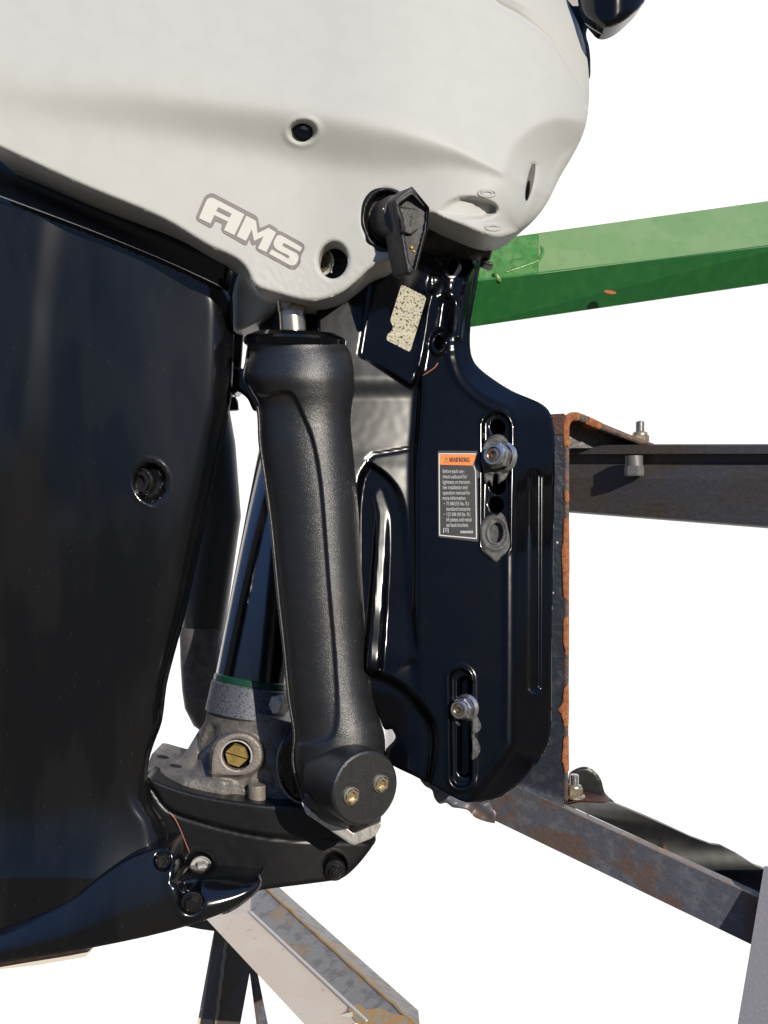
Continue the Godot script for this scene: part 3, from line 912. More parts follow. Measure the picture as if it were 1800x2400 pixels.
	part("letter_counter", st, M.decal_grey, plate)
	# slot in the nose scoop
	st = tool()
	relief(st, oval(1243, 425, 8, 47, 24, 0.2), cowl_z, {"step": 3.0, "eps": 0.0006})
	var slot := part("drain_slot", st, M.slot_brown, cowl)
	st = tool()
	relief(st, oval(1237, 446, 4.5, 24, 20, 0.12), cowl_z, {"step": 3.0, "eps": 0.0010})
	part("slot_opening", st, M.deep_black, slot)
	# far lobe of the cowl seen below, in shade
	st = tool()
	relief(st, curve([580, 630, 600, 676, 640, 696, 668, 712, 660, 728, 630, 742, 595, 760, 556, 776, 544, 768, 544, 700, 560, 640]), func(u: float, v: float) -> float: return -0.025 + 0.02 * sin((u - 540.0) / 130.0 * PI), {"step": 5.0, "r": 16.0, "back": -0.14})
	part("far_lobe", st, M.white_paint, cowl)
	# black upper cowl peeping out behind the nose
	st = tool()
	relief(st, curve([1250, -60, 1250, -60, 1420, -60, 1420, -60, 1402, -5, 1385, 48, 1374, 78, 1381, 111, 1384, 150, 1380, 186, 1350, 170, 1310, 60]), func(u: float, _v: float) -> float: return -0.03 - (u - 1300) * 0.0001, {"step": 6.0, "r": 14.0, "back": -0.05})
	part("upper_cowl", st, M.black_plastic, motor)
	st = tool()
	relief(st, curve([1352, -60, 1352, -60, 1540, -60, 1540, -60, 1518, -10, 1500, 18, 1480, 36, 1455, 54, 1432, 64, 1412, 66, 1395, 57, 1370, 42, 1356, 15]), func(u: float, v: float) -> float: return 0.02 - 0.03 * pow((u - 1440.0) / 90.0, 2.0) + 0.1 * maxf(0.0, 40.0 - v) / K, {"step": 5.0, "r": 20.0, "back": -0.012})
	part("carry_handle", st, M.black_gloss, motor, "glossy black rounded grip at the top")
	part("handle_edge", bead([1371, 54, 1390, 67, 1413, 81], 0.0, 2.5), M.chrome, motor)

func build_lever(motor: Node3D) -> void:
	var st := tool()
	var flange := curve([846, 505, 852, 470, 872, 446, 900, 440, 935, 448, 960, 480, 962, 530, 950, 570, 925, 588, 904, 590, 884, 588, 876, 578, 866, 573, 858, 565, 856, 548, 848, 530], 4)
	relief(st, flange, func(u: float, v: float) -> float: return cowl_z(u, v) + 0.0016 - 0.014 * (1.0 - smoothstep(-6.0, 2.0, oval_d(Vector2(u, v), 906, 514, 50, 66))), {"step": 4.0, "r": 4.0, "back": 0.04})
	var lever := part("tilt_lever", st, M.black_plastic, motor, "black tilt lock lever with five-sided knob")
	st = tool()
	var rings: Array = []
	for s in [[897, 517, 0.056, 42], [908, 512, 0.068, 43], [922, 506, 0.08, 44], [934, 503, 0.09, 42]]:
		var ring: Array = []
		for j in 28:
			var a := TAU * j / 28
			ring.append(P(s[0] + cos(a) * s[3] * 0.82, s[1] + sin(a) * s[3] * 1.12, s[2]))
		rings.append(ring)
	loft(st, rings)
	part("hub", st, M.dusty_lever, lever)
	st = tool()
	lathe(st, P(899, 491, 0.0885), Vector3(-0.7, 0.2, 0.7), [[0.0, 0.0], [0.0016, 0.001], [0.0, 0.0016]], 10, true)
	part("pin", st, M.zinc, lever)
	var front := round_poly(L([965, 436, 1007, 487, 1004, 530, 976, 634, 964, 644, 955, 640, 922, 468]), 5.0)
	var well := region(round_poly(L([966, 458, 998, 491, 993, 536, 984, 572, 969, 632, 960, 615, 935, 480]), 4.0), 2.0)
	var pad := region(round_poly(L([937, 484, 974, 488, 988, 497, 986, 537, 964, 553, 943, 545]), 4.0), 2.0)
	var rim := region(round_poly(L([966, 448, 1002, 489, 998, 533, 974, 632, 964, 638, 928, 474]), 4.0), 1.5)
	st = tool()
	relief(st, front, func(u: float, v: float) -> float:
		var p := Vector2(u, v)
		return 0.106 + (u - 960.0) * -0.00016 + 0.0012 * inside(rim, p) - 0.017 * inside(well, p) + 0.011 * inside(pad, p), {"step": 3.0, "r": 4.0, "back": 0.0985, "lean": Vector3(-0.0015, 0, 0)})
	part("knob", st, M.lever_plastic, lever)
	# dusty side of the knob, leaning back to the left
	st = tool()
	rings = []
	for s in [[0.0, 0.0, 0.104], [-9.0, 3.0, 0.096], [-20.0, 7.0, 0.087], [-32.0, 12.0, 0.077], [-35.0, 15.0, 0.074]]:
		var ring: Array = []
		var shrink := 1.0 if s[0] > -33.0 else 0.93
		for q in front:
			var c := Vector2(962, 540)
			var w: Vector2 = c + (q - c) * 0.985 * shrink
			ring.append(P(w.x + s[0], w.y + s[1], s[2]))
		rings.append(ring)
	loft(st, rings, false, true)
	part("knob_side", st, M.dusty_lever, lever)
	# raised mark on the pad
	st = tool()
	for l in [[958, 505, 955, 512, 958, 519, 962, 520], [961, 509, 964, 505, 967, 510, 964, 515, 964, 528], [961, 524, 962, 531]]:
		var pts: Array = []
		for q in curve(l, 3, false):
			pts.append(P(q.x, q.y, 0.1012))
		tube(st, pts, 0.00035, 6)
	part("mark", st, M.dusty_lever, lever)
	# tube of the tilt shaft running right behind the cowl
	st = tool()
	lathe(st, P(880, 546, -0.004), Vector3(1, -0.03, 0), [[0.0, 0.0], [0.0235, 0.0], [0.0235, 0.1115], [0.022, 0.1135], [0.0, 0.1135]], 40)
	part("tilt_tube", st, M.dirty_black, motor)

var fold_t := L([400, 100, 700, 72, 900, 60, 1100, 36, 1300, -20, 1500, -70, 2300, -160])
var panel_r := L([690, 540, 705, 545, 800, 547, 868, 546, 944, 541, 1042, 521, 1150, 500, 1248, 477, 1350, 455, 1443, 434, 1530, 410, 1606, 391, 1690, 380, 1740, 362, 1780, 350, 1820, 346, 1865, 350, 1895, 362, 1925, 383, 1990, 398, 2060, 400])

func panel_z(u: float, v: float) -> float:
	var d := tab(panel_r, v) - u
	var z := 0.058 - 0.026 * pow(clampf(u, -60, 600) / 480.0, 2.0)
	var fold := tab(fold_t, v)
	z -= 0.37 * (sp(u - fold, 14.0) - sp(u - fold - 60.0, 20.0)) / K
	z -= (0.35 * sp(48.0 - d, 4.0) + 0.55 * sp(22.0 - d, 3.0)) / K
	z += 0.0012 * sin(u * 0.011 + v * 0.0028) + 0.0009 * sin(u * 0.019 - v * 0.004)
	var p := Vector2(u, v)
	var o := oval_d(p, 353, 1131, 36, 45)
	if o < 14:
		z -= 0.02 * (1.0 - smoothstep(-5.0, 2.0, o)) - 0.0007 * bump(o - 5.0, 3.0)
	z += 0.016 * pow(clampf((v - 1800.0) / 260.0, 0.0, 1.0), 2.0)
	return z

func build_midsection(motor: Node3D) -> void:
	var st := tool()
	relief(st, curve([-60, 300, -60, 300, 0, 335, 190, 424, 380, 503, 488, 567, 520, 585, 530, 600, 530, 600, 522, 672, 522, 672, 480, 652, 380, 607, 217, 540, 0, 458, -60, 436, -60, 436], 3), func(u: float, v: float) -> float: return 0.02 + 0.006 * bump(v - (395.0 + u * 0.43), 30.0), {"step": 7.0, "back": -0.02})
	part("rubber_rim", st, M.black_plastic, motor)
	st = tool()
	relief(st, curve([500, 580, 575, 630, 590, 655, 590, 700, 560, 780, 540, 780, 500, 700]), flat(-0.045), {"step": 8.0, "back": -0.06, "r": 6.0})
	part("inner_wall", st, M.dirty_black, motor)
	st = tool()
	relief(st, curve([508, 600, 508, 600, 530, 608, 532, 640, 528, 668, 520, 672, 512, 664, 508, 640]), flat(0.0215), {"step": 6.0, "back": 0.0, "r": 3.0})
	part("rim_slot", st, M.deep_black, motor)
	st = tool()
	var outline := curve([-60, 438, -60, 438, 0, 461, 217, 542, 380, 608, 500, 664, 530, 682, 543, 695, 546, 712, 547, 800, 546, 868, 541, 944, 521, 1042, 500, 1150, 477, 1248, 455, 1350, 434, 1443, 410, 1530, 391, 1606, 380, 1690, 362, 1740, 350, 1780, 346, 1820, 350, 1865, 362, 1895, 383, 1925, 396, 1965, 400, 2040, 380, 2080, 200, 2170, -60, 2250, -60, 2250], 3)
	relief(st, outline, panel_z, {"step": 8.0, "r": 5.0, "back": -0.03, "lean": Vector3(-0.035, 0, 0)})
	var panel := part("midsection_cover", st, M.panel_gloss, motor, "large glossy black midsection cover")
	st = tool()
	lathe(st, P(338, 1130, 0.012), Vector3(-0.1, 0, 1), [[0.0, 0.0], [0.0135, 0.0], [0.0135, 0.014], [0.0115, 0.016]], 28)
	lathe(st, P(338, 1130, 0.012), Vector3(-0.1, 0, 1), [[0.0115, 0.016], [0.0072, 0.016], [0.0068, 0.011], [0.0, 0.011]], 6)
	part("socket_screw", st, M.dark_steel, panel)
	# fairing along the bottom
	var top_t := L([-60, 2196, 0, 2172, 100, 2133, 163, 2103, 215, 2066, 262, 2033, 300, 2010, 330, 1998, 370, 1985, 415, 1990, 420, 2040, 480, 2052, 612, 2046])
	var bot_t := L([-60, 2270, 0, 2258, 218, 2221, 401, 2181, 515, 2143, 573, 2112, 605, 2080, 612, 2052])
	st = tool()
	relief(st, curve([-60, 2200, -60, 2200, 0, 2172, 100, 2133, 163, 2103, 215, 2066, 262, 2033, 300, 2010, 330, 1998, 370, 1986, 392, 1988, 405, 1998, 411, 2020, 408, 2045, 404, 2072, 404, 2072, 432, 2061, 480, 2055, 540, 2050, 612, 2046, 612, 2046, 606, 2080, 573, 2112, 515, 2143, 401, 2181, 218, 2221, 0, 2258, -60, 2270, -60, 2270], 3), func(u: float, v: float) -> float:
		var a := tab(top_t, u)
		var b := tab(bot_t, u)
		var t := clampf((v - a) / maxf(b - a, 20.0), 0.0, 1.0)
		var z := 0.062 + 0.022 * sin(t * PI * 0.62) - 0.03 * pow(maxf(0.0, u - 330.0) / 280.0, 2.0)
		var q := Vector2(u, v)
		z -= 0.004 * (1.0 - smoothstep(-7.0, 7.0, oval_d(q, 383, 2017, 18, 20)))
		z -= 0.0015 * (1.0 - smoothstep(-4.0, 4.0, oval_d(q, 452, 2115, 26, 28)))
		return z, {"step": 5.0, "r": 9.0, "back": 0.01})
	var fair := part("lower_fairing", st, M.panel_gloss, motor, "curved glossy black lower fairing")
	hex_bolt(P(450, 2113, 0.076), Vector3(0.15, -0.15, 1).normalized(), 0.0066, 0.007, M.dark_steel, fair, "bolt", 0.0098, 0.5)
	st = tool()
	lathe(st, P(381, 2018, 0.074), Vector3(0.1, 0.1, 1), [[0.0068, -0.004], [0.0068, 0.001], [0.0058, 0.0022]], 28)
	lathe(st, P(381, 2018, 0.074), Vector3(0.1, 0.1, 1), [[0.0058, 0.0022], [0.0036, 0.0022], [0.0034, -0.001], [0.0, -0.001]], 6)
	part("socket_screw", st, M.dark_steel, fair)
	part("worn_edge", bead([607, 2050, 611, 2066, 606, 2082, 590, 2098, 568, 2116, 545, 2131, 520, 2143], 0.052, 3.0), M.scuff, fair, "scuffed grey tip of the fairing")
	st = tool()
	relief(st, L([-60, 2268, 0, 2256, 218, 2219, 205, 2232, 0, 2267, -60, 2278]), flat(0.072), {"step": 6.0, "back": 0.02, "r": 3.0})
	part("lower_lip", st, M.maroon_trim, fair)
	st = tool()
	relief(st, L([-60, 2279, 0, 2266, 160, 2241, 212, 2230, 200, 2243, 90, 2262, 0, 2272, -60, 2284]), flat(0.06), {"step": 6.0, "back": 0.0})
	part("lip_underside", st, M.pale_trim, fair)

var tilt_l := L([800, 577, 806, 578, 826, 582, 850, 575, 880, 571, 915, 588, 945, 603, 980, 606, 1034, 608, 1100, 617, 1197, 631, 1300, 641, 1396, 650, 1511, 663, 1637, 675, 1690, 684, 1722, 688, 1785, 687, 1830, 696, 1870, 707, 1899, 718, 1925, 745, 1945, 800])
var tilt_r := L([800, 808, 806, 809, 826, 821, 850, 827, 880, 831, 915, 830, 945, 827, 980, 823, 1034, 826, 1100, 832, 1197, 840, 1300, 845, 1396, 852, 1511, 861, 1637, 878, 1690, 892, 1722, 901, 1785, 903, 1830, 903, 1870, 897, 1899, 893, 1925, 888, 1945, 850])
var flute := region(curve([560, 930, 620, 925, 672, 914, 690, 925, 707, 962, 733, 1027, 751, 1124, 762, 1251, 772, 1384, 783, 1511, 790, 1637, 788, 1690, 778, 1722, 756, 1735, 705, 1741, 640, 1752, 600, 1700], 4), 4.0)

func build_tilt_cylinder(motor: Node3D) -> void:
	var zc := func(v: float) -> float: return lerpf(0.036, 0.056, (v - 800.0) / 1150.0)
	var st := tool()
	var rings: Array = []
	var n := 200
	var v := 800.0
	while v <= 1945.0:
		var ul := tab(tilt_l, v)
		var ur := tab(tilt_r, v)
		var c := (ul + ur) * 0.5
		var w := (ur - ul) * 0.5
		var ring: Array = []
		for j in n:
			var a := TAU * j / n
			var du := cos(a) * w
			var rr := 1.0
			if sin(a) > 0:
				rr = 1.0 - 0.13 * inside(flute, Vector2(c + du, v)) * smoothstep(0.0, 0.25, sin(a))
			var z: float = zc.call(v) + sin(a) * w / K * 0.92 * rr - (0.012 if rr > 2.0 else 0.0)
			if rr < 1.0:
				du *= 1.0
			ring.append(P(c + du, v + sin(a) * 4.0, z))
		rings.append(ring)
		v += 5.0 if v < 1000 or v > 1690 else 9.0
	loft(st, rings)
	var cyl := part("tilt_cylinder", st, M.black_grain, motor, "near tilt cylinder in pebbled black paint")
	# top cap and rod
	st = tool()
	var top := P(692, 800, 0.036)
	lathe(st, top, Vector3(0.03, 1, 0.12), [[0.0475, -0.004], [0.0478, 0.002], [0.0455, 0.0045], [0.036, 0.0085], [0.016, 0.0105], [0.0, 0.0105]], 56)
	part("end_seal", st, M.black_gloss, cyl)
	st = tool()
	lathe(st, P(687, 782, 0.036), Vector3(-0.05, 1, 0), [[0.0122, 0.0], [0.0122, 0.022]], 32)
	part("rod", st, M.chrome, cyl)
	st = tool()
	lathe(st, P(684.5, 731, 0.036), Vector3(-0.05, 1, 0), [[0.0, 0.0], [0.0130, 0.0], [0.0133, 0.003], [0.0133, 0.04], [0.0, 0.04]], 32)
	part("rod_eye", st, M.stained_rod, cyl)
	# pivot boss and its cover with two screws
	var axis := Vector3(0.52, -0.03, 0.85).normalized()
	var at := P(858, 1848, 0.112)
	st = tool()
	lathe(st, at, axis, [[0.033, -0.055], [0.033, -0.0035], [0.0322, -0.0012], [0.0305, 0.0], [0.0, 0.0]], 56)
	part("pivot_cover", st, M.black_grain, cyl, "round black pivot cover with two screws")
	for q in [[822, 1865], [891, 1836]]:
		var plane := Plane(axis, at)
		var hit = plane.intersects_ray(EYE, P(q[0], q[1], 0.0) - EYE)
		st = tool()
		lathe(st, hit, axis, [[0.0078, -0.002], [0.0078, 0.0022], [0.0066, 0.0034]], 28)
		lathe(st, hit, axis, [[0.0066, 0.0034], [0.0044, 0.0034], [0.0042, 0.0002], [0.0, 0.0002]], 6, false, 0.4)
		part("screw", st, M.gold_zinc, cyl)
	# bare metal pad below
	st = tool()
	relief(st, round_poly(L([706, 1880, 722, 1893, 750, 1916, 806, 1936, 831, 1953, 893, 1926, 893, 1936, 882, 1956, 868, 1966, 832, 1980, 820, 1977, 718, 1908]), 3.0), func(u: float, vv: float) -> float: return 0.078 - (vv - 1900.0) * 0.00012 + (u - 830) * 0.00002, {"step": 5.0, "r": 3.0, "back": 0.02})
	part("foot_pad", st, M.cut_metal, cyl, "bare bright metal pad at the foot")
	st = tool()
	relief(st, curve([720, 1890, 760, 1905, 800, 1925, 831, 1952, 831, 1952, 893, 1920, 893, 1920, 893, 1880, 860, 1840, 760, 1840, 715, 1860]), func(u: float, vv: float) -> float: return 0.083 - maxf(0.0, vv - 1900.0) * 0.0001, {"step": 6.0, "r": 10.0, "back": 0.03})
	part("boss_underside", st, M.black_grain, cyl)
	st = tool()
	var pts: Array = []
	for q in curve([577, 805, 573, 850, 566, 880, 578, 915, 596, 945, 602, 980, 604, 1034, 613, 1100, 627, 1197, 638, 1300, 647, 1396, 660, 1511, 672, 1637, 685, 1722, 681, 1785, 697, 1848, 714, 1899], 3, false):
		pts.append(P(q.x + 5.0, q.y, zc.call(q.y) + 0.009))
	tube(st, pts, 0.0016, 8, true)
	part("mould_line", st, M.black_grain, cyl)
	# the same cylinder on the far side, mostly hidden
	st = tool()
	rings = []
	for s in [[700, 503, 44], [880, 507, 46], [900, 507, 46], [965, 493, 46], [1040, 502, 50], [1210, 508, 57], [1400, 484, 54], [1500, 474, 48]]:
		var ring: Array = []
		for j in 48:
			var a := TAU * j / 48
			ring.append(P(s[1] + cos(a) * s[2], s[0] + sin(a) * 5.0, -0.17 + sin(a) * s[2] / K * 1.1))
		rings.append(ring)
	loft(st, rings)
	var far_cyl := part("tilt_cylinder", st, M.black_grain, motor, "far tilt cylinder half hidden behind the midsection")
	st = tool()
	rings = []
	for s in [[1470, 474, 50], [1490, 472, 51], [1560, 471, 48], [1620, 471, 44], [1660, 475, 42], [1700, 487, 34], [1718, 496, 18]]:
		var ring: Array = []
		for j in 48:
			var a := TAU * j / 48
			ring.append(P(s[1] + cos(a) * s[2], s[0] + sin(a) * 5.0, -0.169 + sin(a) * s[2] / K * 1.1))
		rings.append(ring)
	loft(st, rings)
	part("skylit_end", st, M.cast_metal, far_cyl, "lower end of the far cylinder with sky light painted in as pale grey")  # black cylinder drawn in pale metal here, its sky reflection put in as colour
	# small links in the gap
	st = tool()
	relief(st, curve([536, 862, 575, 866, 592, 880, 602, 905, 606, 960, 594, 962, 580, 935, 558, 918, 548, 924, 536, 915]), flat(-0.02), {"step": 5.0, "r": 7.0, "back": -0.05})
	part("hose_clip", st, M.black_gloss, motor)
	st = tool()
	tube(st, [P(560, 765, -0.05), P(556, 830, -0.05), P(552, 880, -0.05)], 0.0052, 12)
	tube(st, [P(540, 935, -0.05), P(545, 945, -0.05), P(546, 962, -0.05)], 0.006, 12)
	part("hose", st, M.dirty_black, motor)

func build_swivel(motor: Node3D) -> void:
	# swivel tube with green ring and speckled collar
	var top := P(690, 1010, -0.075)
	var foot := P(590, 1590, -0.05)
	var ax := (foot - top).normalized()
	var st := tool()
	lathe(st, top, ax, [[0.0, 0.0], [0.033, 0.0], [0.0372, (foot - top).length()]], 64, true)
	var col := part("swivel_tube", st, M.black_tube, motor, "glossy black swivel tube")
	st = tool()
	lathe(st, foot, ax, [[0.0374, -0.001], [0.0382, 0.0], [0.0386, 0.0055], [0.0376, 0.0062]], 64)
	part("green_ring", st, M.green_ring, col, "thin green ring round the swivel tube")
	st = tool()
	lathe(st, foot, ax, [[0.038, 0.006], [0.0398, 0.0075], [0.0412, 0.037], [0.038, 0.039]], 64)
	part("collar", st, M.speckled_collar, col, "speckled grey collar")
	# cast yoke
	var boss := region(curve([496, 1766, 508, 1738, 532, 1722, 560, 1716, 590, 1724, 610, 1745, 616, 1770, 612, 1792, 598, 1808, 575, 1818, 540, 1820, 493, 1817, 493, 1817], 4), 3.0)
	var rib := region(L([494, 1700, 508, 1702, 505, 1730, 450, 1806, 446, 1800]), 4.0)
	var arch := region(curve([585, 1830, 596, 1800, 630, 1800, 640, 1835, 640, 1850, 575, 1850]), 4.0)
	st = tool()
	var outline := curve([488, 1640, 488, 1640, 481, 1688, 466, 1712, 424, 1780, 417, 1785, 395, 1776, 361, 1763, 351, 1780, 345, 1798, 343, 1826, 343, 1826, 389, 1840, 448, 1857, 495, 1868, 565, 1880, 624, 1887, 730, 1895, 730, 1895, 730, 1702, 730, 1702, 660, 1687, 580, 1662, 530, 1649], 3)
	var yoke_z := func(u: float, v: float) -> float:
		var p := Vector2(u, v)
		var neck := -0.052 + 0.043 * sqrt(maxf(0.0, 1.0 - pow((u - 598.0) / 132.0, 2.0)))
		var base := -0.004 - 0.00012 * maxf(0.0, 430.0 - u)
		var edge := 1785.0 + (u - 360.0) * 0.13
		var z := lerpf(neck, base, smoothstep(1700.0, 1850.0, v))
		if u < 520 and v > 1700:
			z = minf(z, base)
		z += 0.008 * smoothstep(edge + 12.0, edge + 26.0, v) * (1.0 - smoothstep(520.0, 560.0, u))
		z -= 0.007 * inside(rib, p)
		if boss.box.has_point(p):
			z = lerpf(z, 0.010, inside(boss, p))
		z -= 0.006 * inside(arch, p)
		return z
	relief(st, outline, yoke_z, {"step": 5.0, "r": 5.0, "back": -0.08, "holes": [oval(556, 1768, 36, 37, 36)], "hole_back": -0.004})
	var yoke := part("yoke_casting", st, M.cast_metal, motor, "bare grey cast lower yoke")
	st = tool()
	var bl: PackedVector2Array = boss.l
	var face: PackedVector2Array = Geometry2D.offset_polygon(bl, -3.0)[0]
	relief(st, face, flat(0.0112), {"step": 5.0, "r": 2.0, "back": 0.002, "holes": [oval(556, 1768, 36, 37, 36)]})
	part("plug_boss", st, M.cast_boss, yoke)
	var c := P(556, 1768, 0.004)
	st = tool()
	lathe(st, c, Vector3(0, 0, 1), [[0.0152, 0.0068], [0.0148, 0.0], [0.0, -0.002]], 40)
	part("plug_seat", st, M.deep_black, yoke)
	st = tool()
	var pts: Array = []
	for i in 34:
		var a := deg_to_rad(75.0) + i * deg_to_rad(310.0) / 33.0
		pts.append(c + Vector3(cos(a), -sin(a), 0) * 0.0148 + Vector3(0, 0, 0.0065))
	tube(st, pts, 0.0009, 8)
	part("snap_ring", st, M.pale_zinc, yoke)
	st = tool()
	for h in 2:
		var s := -1.0 if h == 0 else 1.0
		var hexp: Array = []
		# half of a six-sided head on each side of the screwdriver slot
		var turn := deg_to_rad(17.0)
		for q in [[-0.0112, 0.0007], [0.0112, 0.0007], [0.0056, 0.0098], [-0.0056, 0.0098]]:
			var w := Vector2(q[0], q[1] * s).rotated(-turn)
			hexp.append(c + Vector3(w.x, w.y, 0.0062) * Vector3(0.97, 0.97, 1))
		var low: Array = []
		for q in hexp:
			low.append(c + (q - c) * Vector3(1.06, 1.06, 1) - Vector3(0, 0, 0.006))
		bar(st, low, hexp)
	part("brass_plug", st, M.brass_plug, yoke, "brassy hexagon plug with screwdriver slot")
	st = tool()
	lathe(st, P(603, 1839, 0.001), Vector3(0, -1, 0), [[0.0, 0.0], [0.0085, 0.0], [0.0088, 0.001], [0.0088, 0.0125], [0.0, 0.0125]], 28)
	lathe(st, P(603, 1839, 0.001), Vector3(0, -1, 0), [[0.0085, 0.0125], [0.0085, 0.03]], 28)
	part("stud", st, M.cast_boss, yoke)
	for q in [[382, 1774, 15, 4], [412, 1795, 15, 4]]:
		st = tool()
		relief(st, oval(q[0], q[1], q[2], q[3], 20, 0.15), yoke_z, {"step": 3.0, "eps": 0.0006})
		part("hole_shade", st, M.dirty_black, yoke)  # flat dark oval paints in the shade of a hole
	# ring of the pivot between yoke and cylinder
	st = tool()
	relief(st, curve([700, 1700, 672, 1726, 660, 1752, 655, 1785, 657, 1822, 668, 1850, 690, 1872, 720, 1884, 740, 1884, 740, 1700]), func(u: float, _v: float) -> float: return 0.018 - 0.0004 * maxf(0.0, u - 690.0), {"step": 5.0, "r": 10.0, "back": -0.02})
	var ring := part("pivot_ring", st, M.black_gloss, motor)
	part("ring_lip", bead([664, 1735, 653, 1765, 650, 1795, 655, 1830, 668, 1856, 690, 1876, 706, 1883], 0.012, 3.2), M.cast_boss, ring)
	hex_bolt(P(664, 1650, 0.01), Vector3(-0.6, 0.1, 0.8).normalized(), 0.0095, 0.012, M.zinc, motor, "side_bolt")
	# black lower mount cover
	st = tool()
	var step_l := curve([335, 1815, 365, 1860, 396, 1899, 470, 1926, 560, 1949, 640, 1962, 750, 1969, 850, 1971], 4, false)
	var under := region(step_l + L([900, 1971, 900, 2110, 300, 2110, 300, 1815]), 2.5)
	relief(st, curve([343, 1820, 343, 1820, 400, 1843, 470, 1863, 560, 1878, 640, 1887, 720, 1890, 800, 1915, 877, 1957, 877, 1957, 881, 1969, 872, 1985, 846, 2019, 824, 2042, 806, 2056, 790, 2062, 727, 2071, 640, 2082, 608, 2087, 520, 2110, 420, 2110, 380, 2000, 350, 1880]), func(u: float, v: float) -> float:
		var p := Vector2(u, v)
		var z := 0.022 - 0.03 * pow(maxf(0.0, u - 600.0) / 280.0, 2.0)
		z -= 0.0045 * inside(under, p)
		z -= 0.0025 * bump(line_d(p, step_l), 4.0)
		z += (v - 1970.0) * 0.00001
		var o := oval_d(p, 786, 2030, 25, 29)
		z -= 0.014 * (1.0 - smoothstep(-4.0, 3.0, o)) - 0.0008 * bump(o - 4.0, 2.5)
		var k := oval_d(p, 470, 2030, 32, 32)
		z -= 0.009 * (1.0 - smoothstep(-4.0, 4.0, k))
		return z, {"step": 5.0, "r": 7.0, "back": -0.06})
	var cov := part("mount_cover", st, M.black_plastic, motor, "satin black lower mount cover")
	hex_bolt(P(473, 2031, 0.018), Vector3(0.22, -0.08, 1).normalized(), 0.0062, 0.0095, M.pale_zinc, cov, "bolt", 0.0, 0.2).set_meta("label", "pale flanged hexagon bolt")
	st = tool()
	lathe(st, P(470, 2031, 0.0155), Vector3(0.22, -0.08, 1), [[0.0, 0.0], [0.0104, 0.0], [0.0104, 0.0015], [0.0098, 0.0028]], 32)
	part("bolt_flange", st, M.pale_zinc, cov)
	st = tool()
	lathe(st, P(784, 2032, 0.002), Vector3(0.1, -0.05, 1), [[0.0102, 0.0], [0.0102, 0.009], [0.008, 0.011], [0.0062, 0.011], [0.0062, 0.014], [0.005, 0.0155], [0.0038, 0.0155], [0.0034, 0.018], [0.0, 0.0185]], 24, false)
	part("nut", st, M.dark_steel, cov)
	part("seam_edge", bead([398, 1903, 412, 1922, 425, 1950, 437, 1980, 445, 2000], 0.0225, 1.1), M.old_copper, cov, "copper coloured line along the cover's seam")
	# dark bracket interior behind the rod
	st = tool()
	relief(st, curve([600, 690, 640, 660, 860, 640, 860, 820, 820, 830, 700, 830, 640, 800, 610, 780, 606, 740]), func(u: float, v: float) -> float: return -0.02 + 0.008 * sin(u * 0.04), {"step": 8.0, "r": 10.0, "back": -0.06})
	part("swivel_bracket", st, M.dirty_black, motor)
	st = tool()
	relief(st, curve([700, 698, 760, 700, 806, 700, 803, 716, 790, 718, 760, 706, 720, 703]), flat(0.0), {"step": 4.0, "r": 5.0, "back": -0.02})
	part("sunlit_bit", st, M.cast_boss, motor)  # pale piece painting in the patches of sun below the cowl

# ---------------------------------------------------------------- clamp bracket

const BZ := 0.03

func face_z(v: float) -> float:                          # the plate leans: its foot stands nearer
	return BZ + 0.16 * (v - 1000.0) / K

var front_r := region(curve([1066, 500, 1066, 500, 1067, 720, 1067, 813, 1082, 873, 1115, 912, 1154, 938, 1186, 950, 1201, 970, 1205, 1000, 1205, 1100, 1203, 1740, 1194, 1766, 1098, 1890, 1098, 1890, 500, 1990, 500, 1990, 500, 500, 500, 500], 4), 4.0)
var land_t := L([560, 1004, 700, 1000, 850, 985, 930, 985, 1010, 980, 1060, 976, 1250, 975, 1540, 978, 1620, 985, 1700, 1012, 1800, 1050])
var level_t := L([560, -0.001, 1046, -0.001, 1075, -0.0005, 1100, 0.0, 1250, 0.0, 1900, 0.0])
var pad_r := region(curve([872, 600, 872, 640, 858, 740, 843, 832, 843, 832, 900, 866, 962, 905, 962, 905, 975, 890, 988, 830, 1004, 700, 1012, 596, 1012, 560, 880, 560], 4), 5.0)
var arch_r := region(curve([866, 1088, 866, 1088, 900, 1112, 930, 1148, 944, 1190, 950, 1260, 957, 1370, 965, 1460, 972, 1545, 972, 1545, 900, 1580, 850, 1566, 840, 1400, 838, 1200, 848, 1120], 4), 7.0)
var rib_l := L([888, 1160, 897, 1200, 893, 1300, 883, 1450, 874, 1568])
var scallop_r := region(curve([850, 1574, 868, 1577, 910, 1592, 955, 1622, 990, 1662, 1012, 1700, 1016, 1760, 1000, 1860, 1000, 1860, 800, 1860, 800, 1860, 800, 1574, 800, 1574], 4), 13.0)
var ridge_a := curve([1012, 690, 1006, 720, 998, 780, 988, 840, 984, 862], 4, false)
var ridge_b := curve([1106, 610, 1098, 650, 1088, 700, 1080, 760, 1076, 790], 4, false)
var groove_l := L([862, 1078, 876, 1066, 930, 1057, 978, 1048])
var rough_n := FastNoiseLite.new()

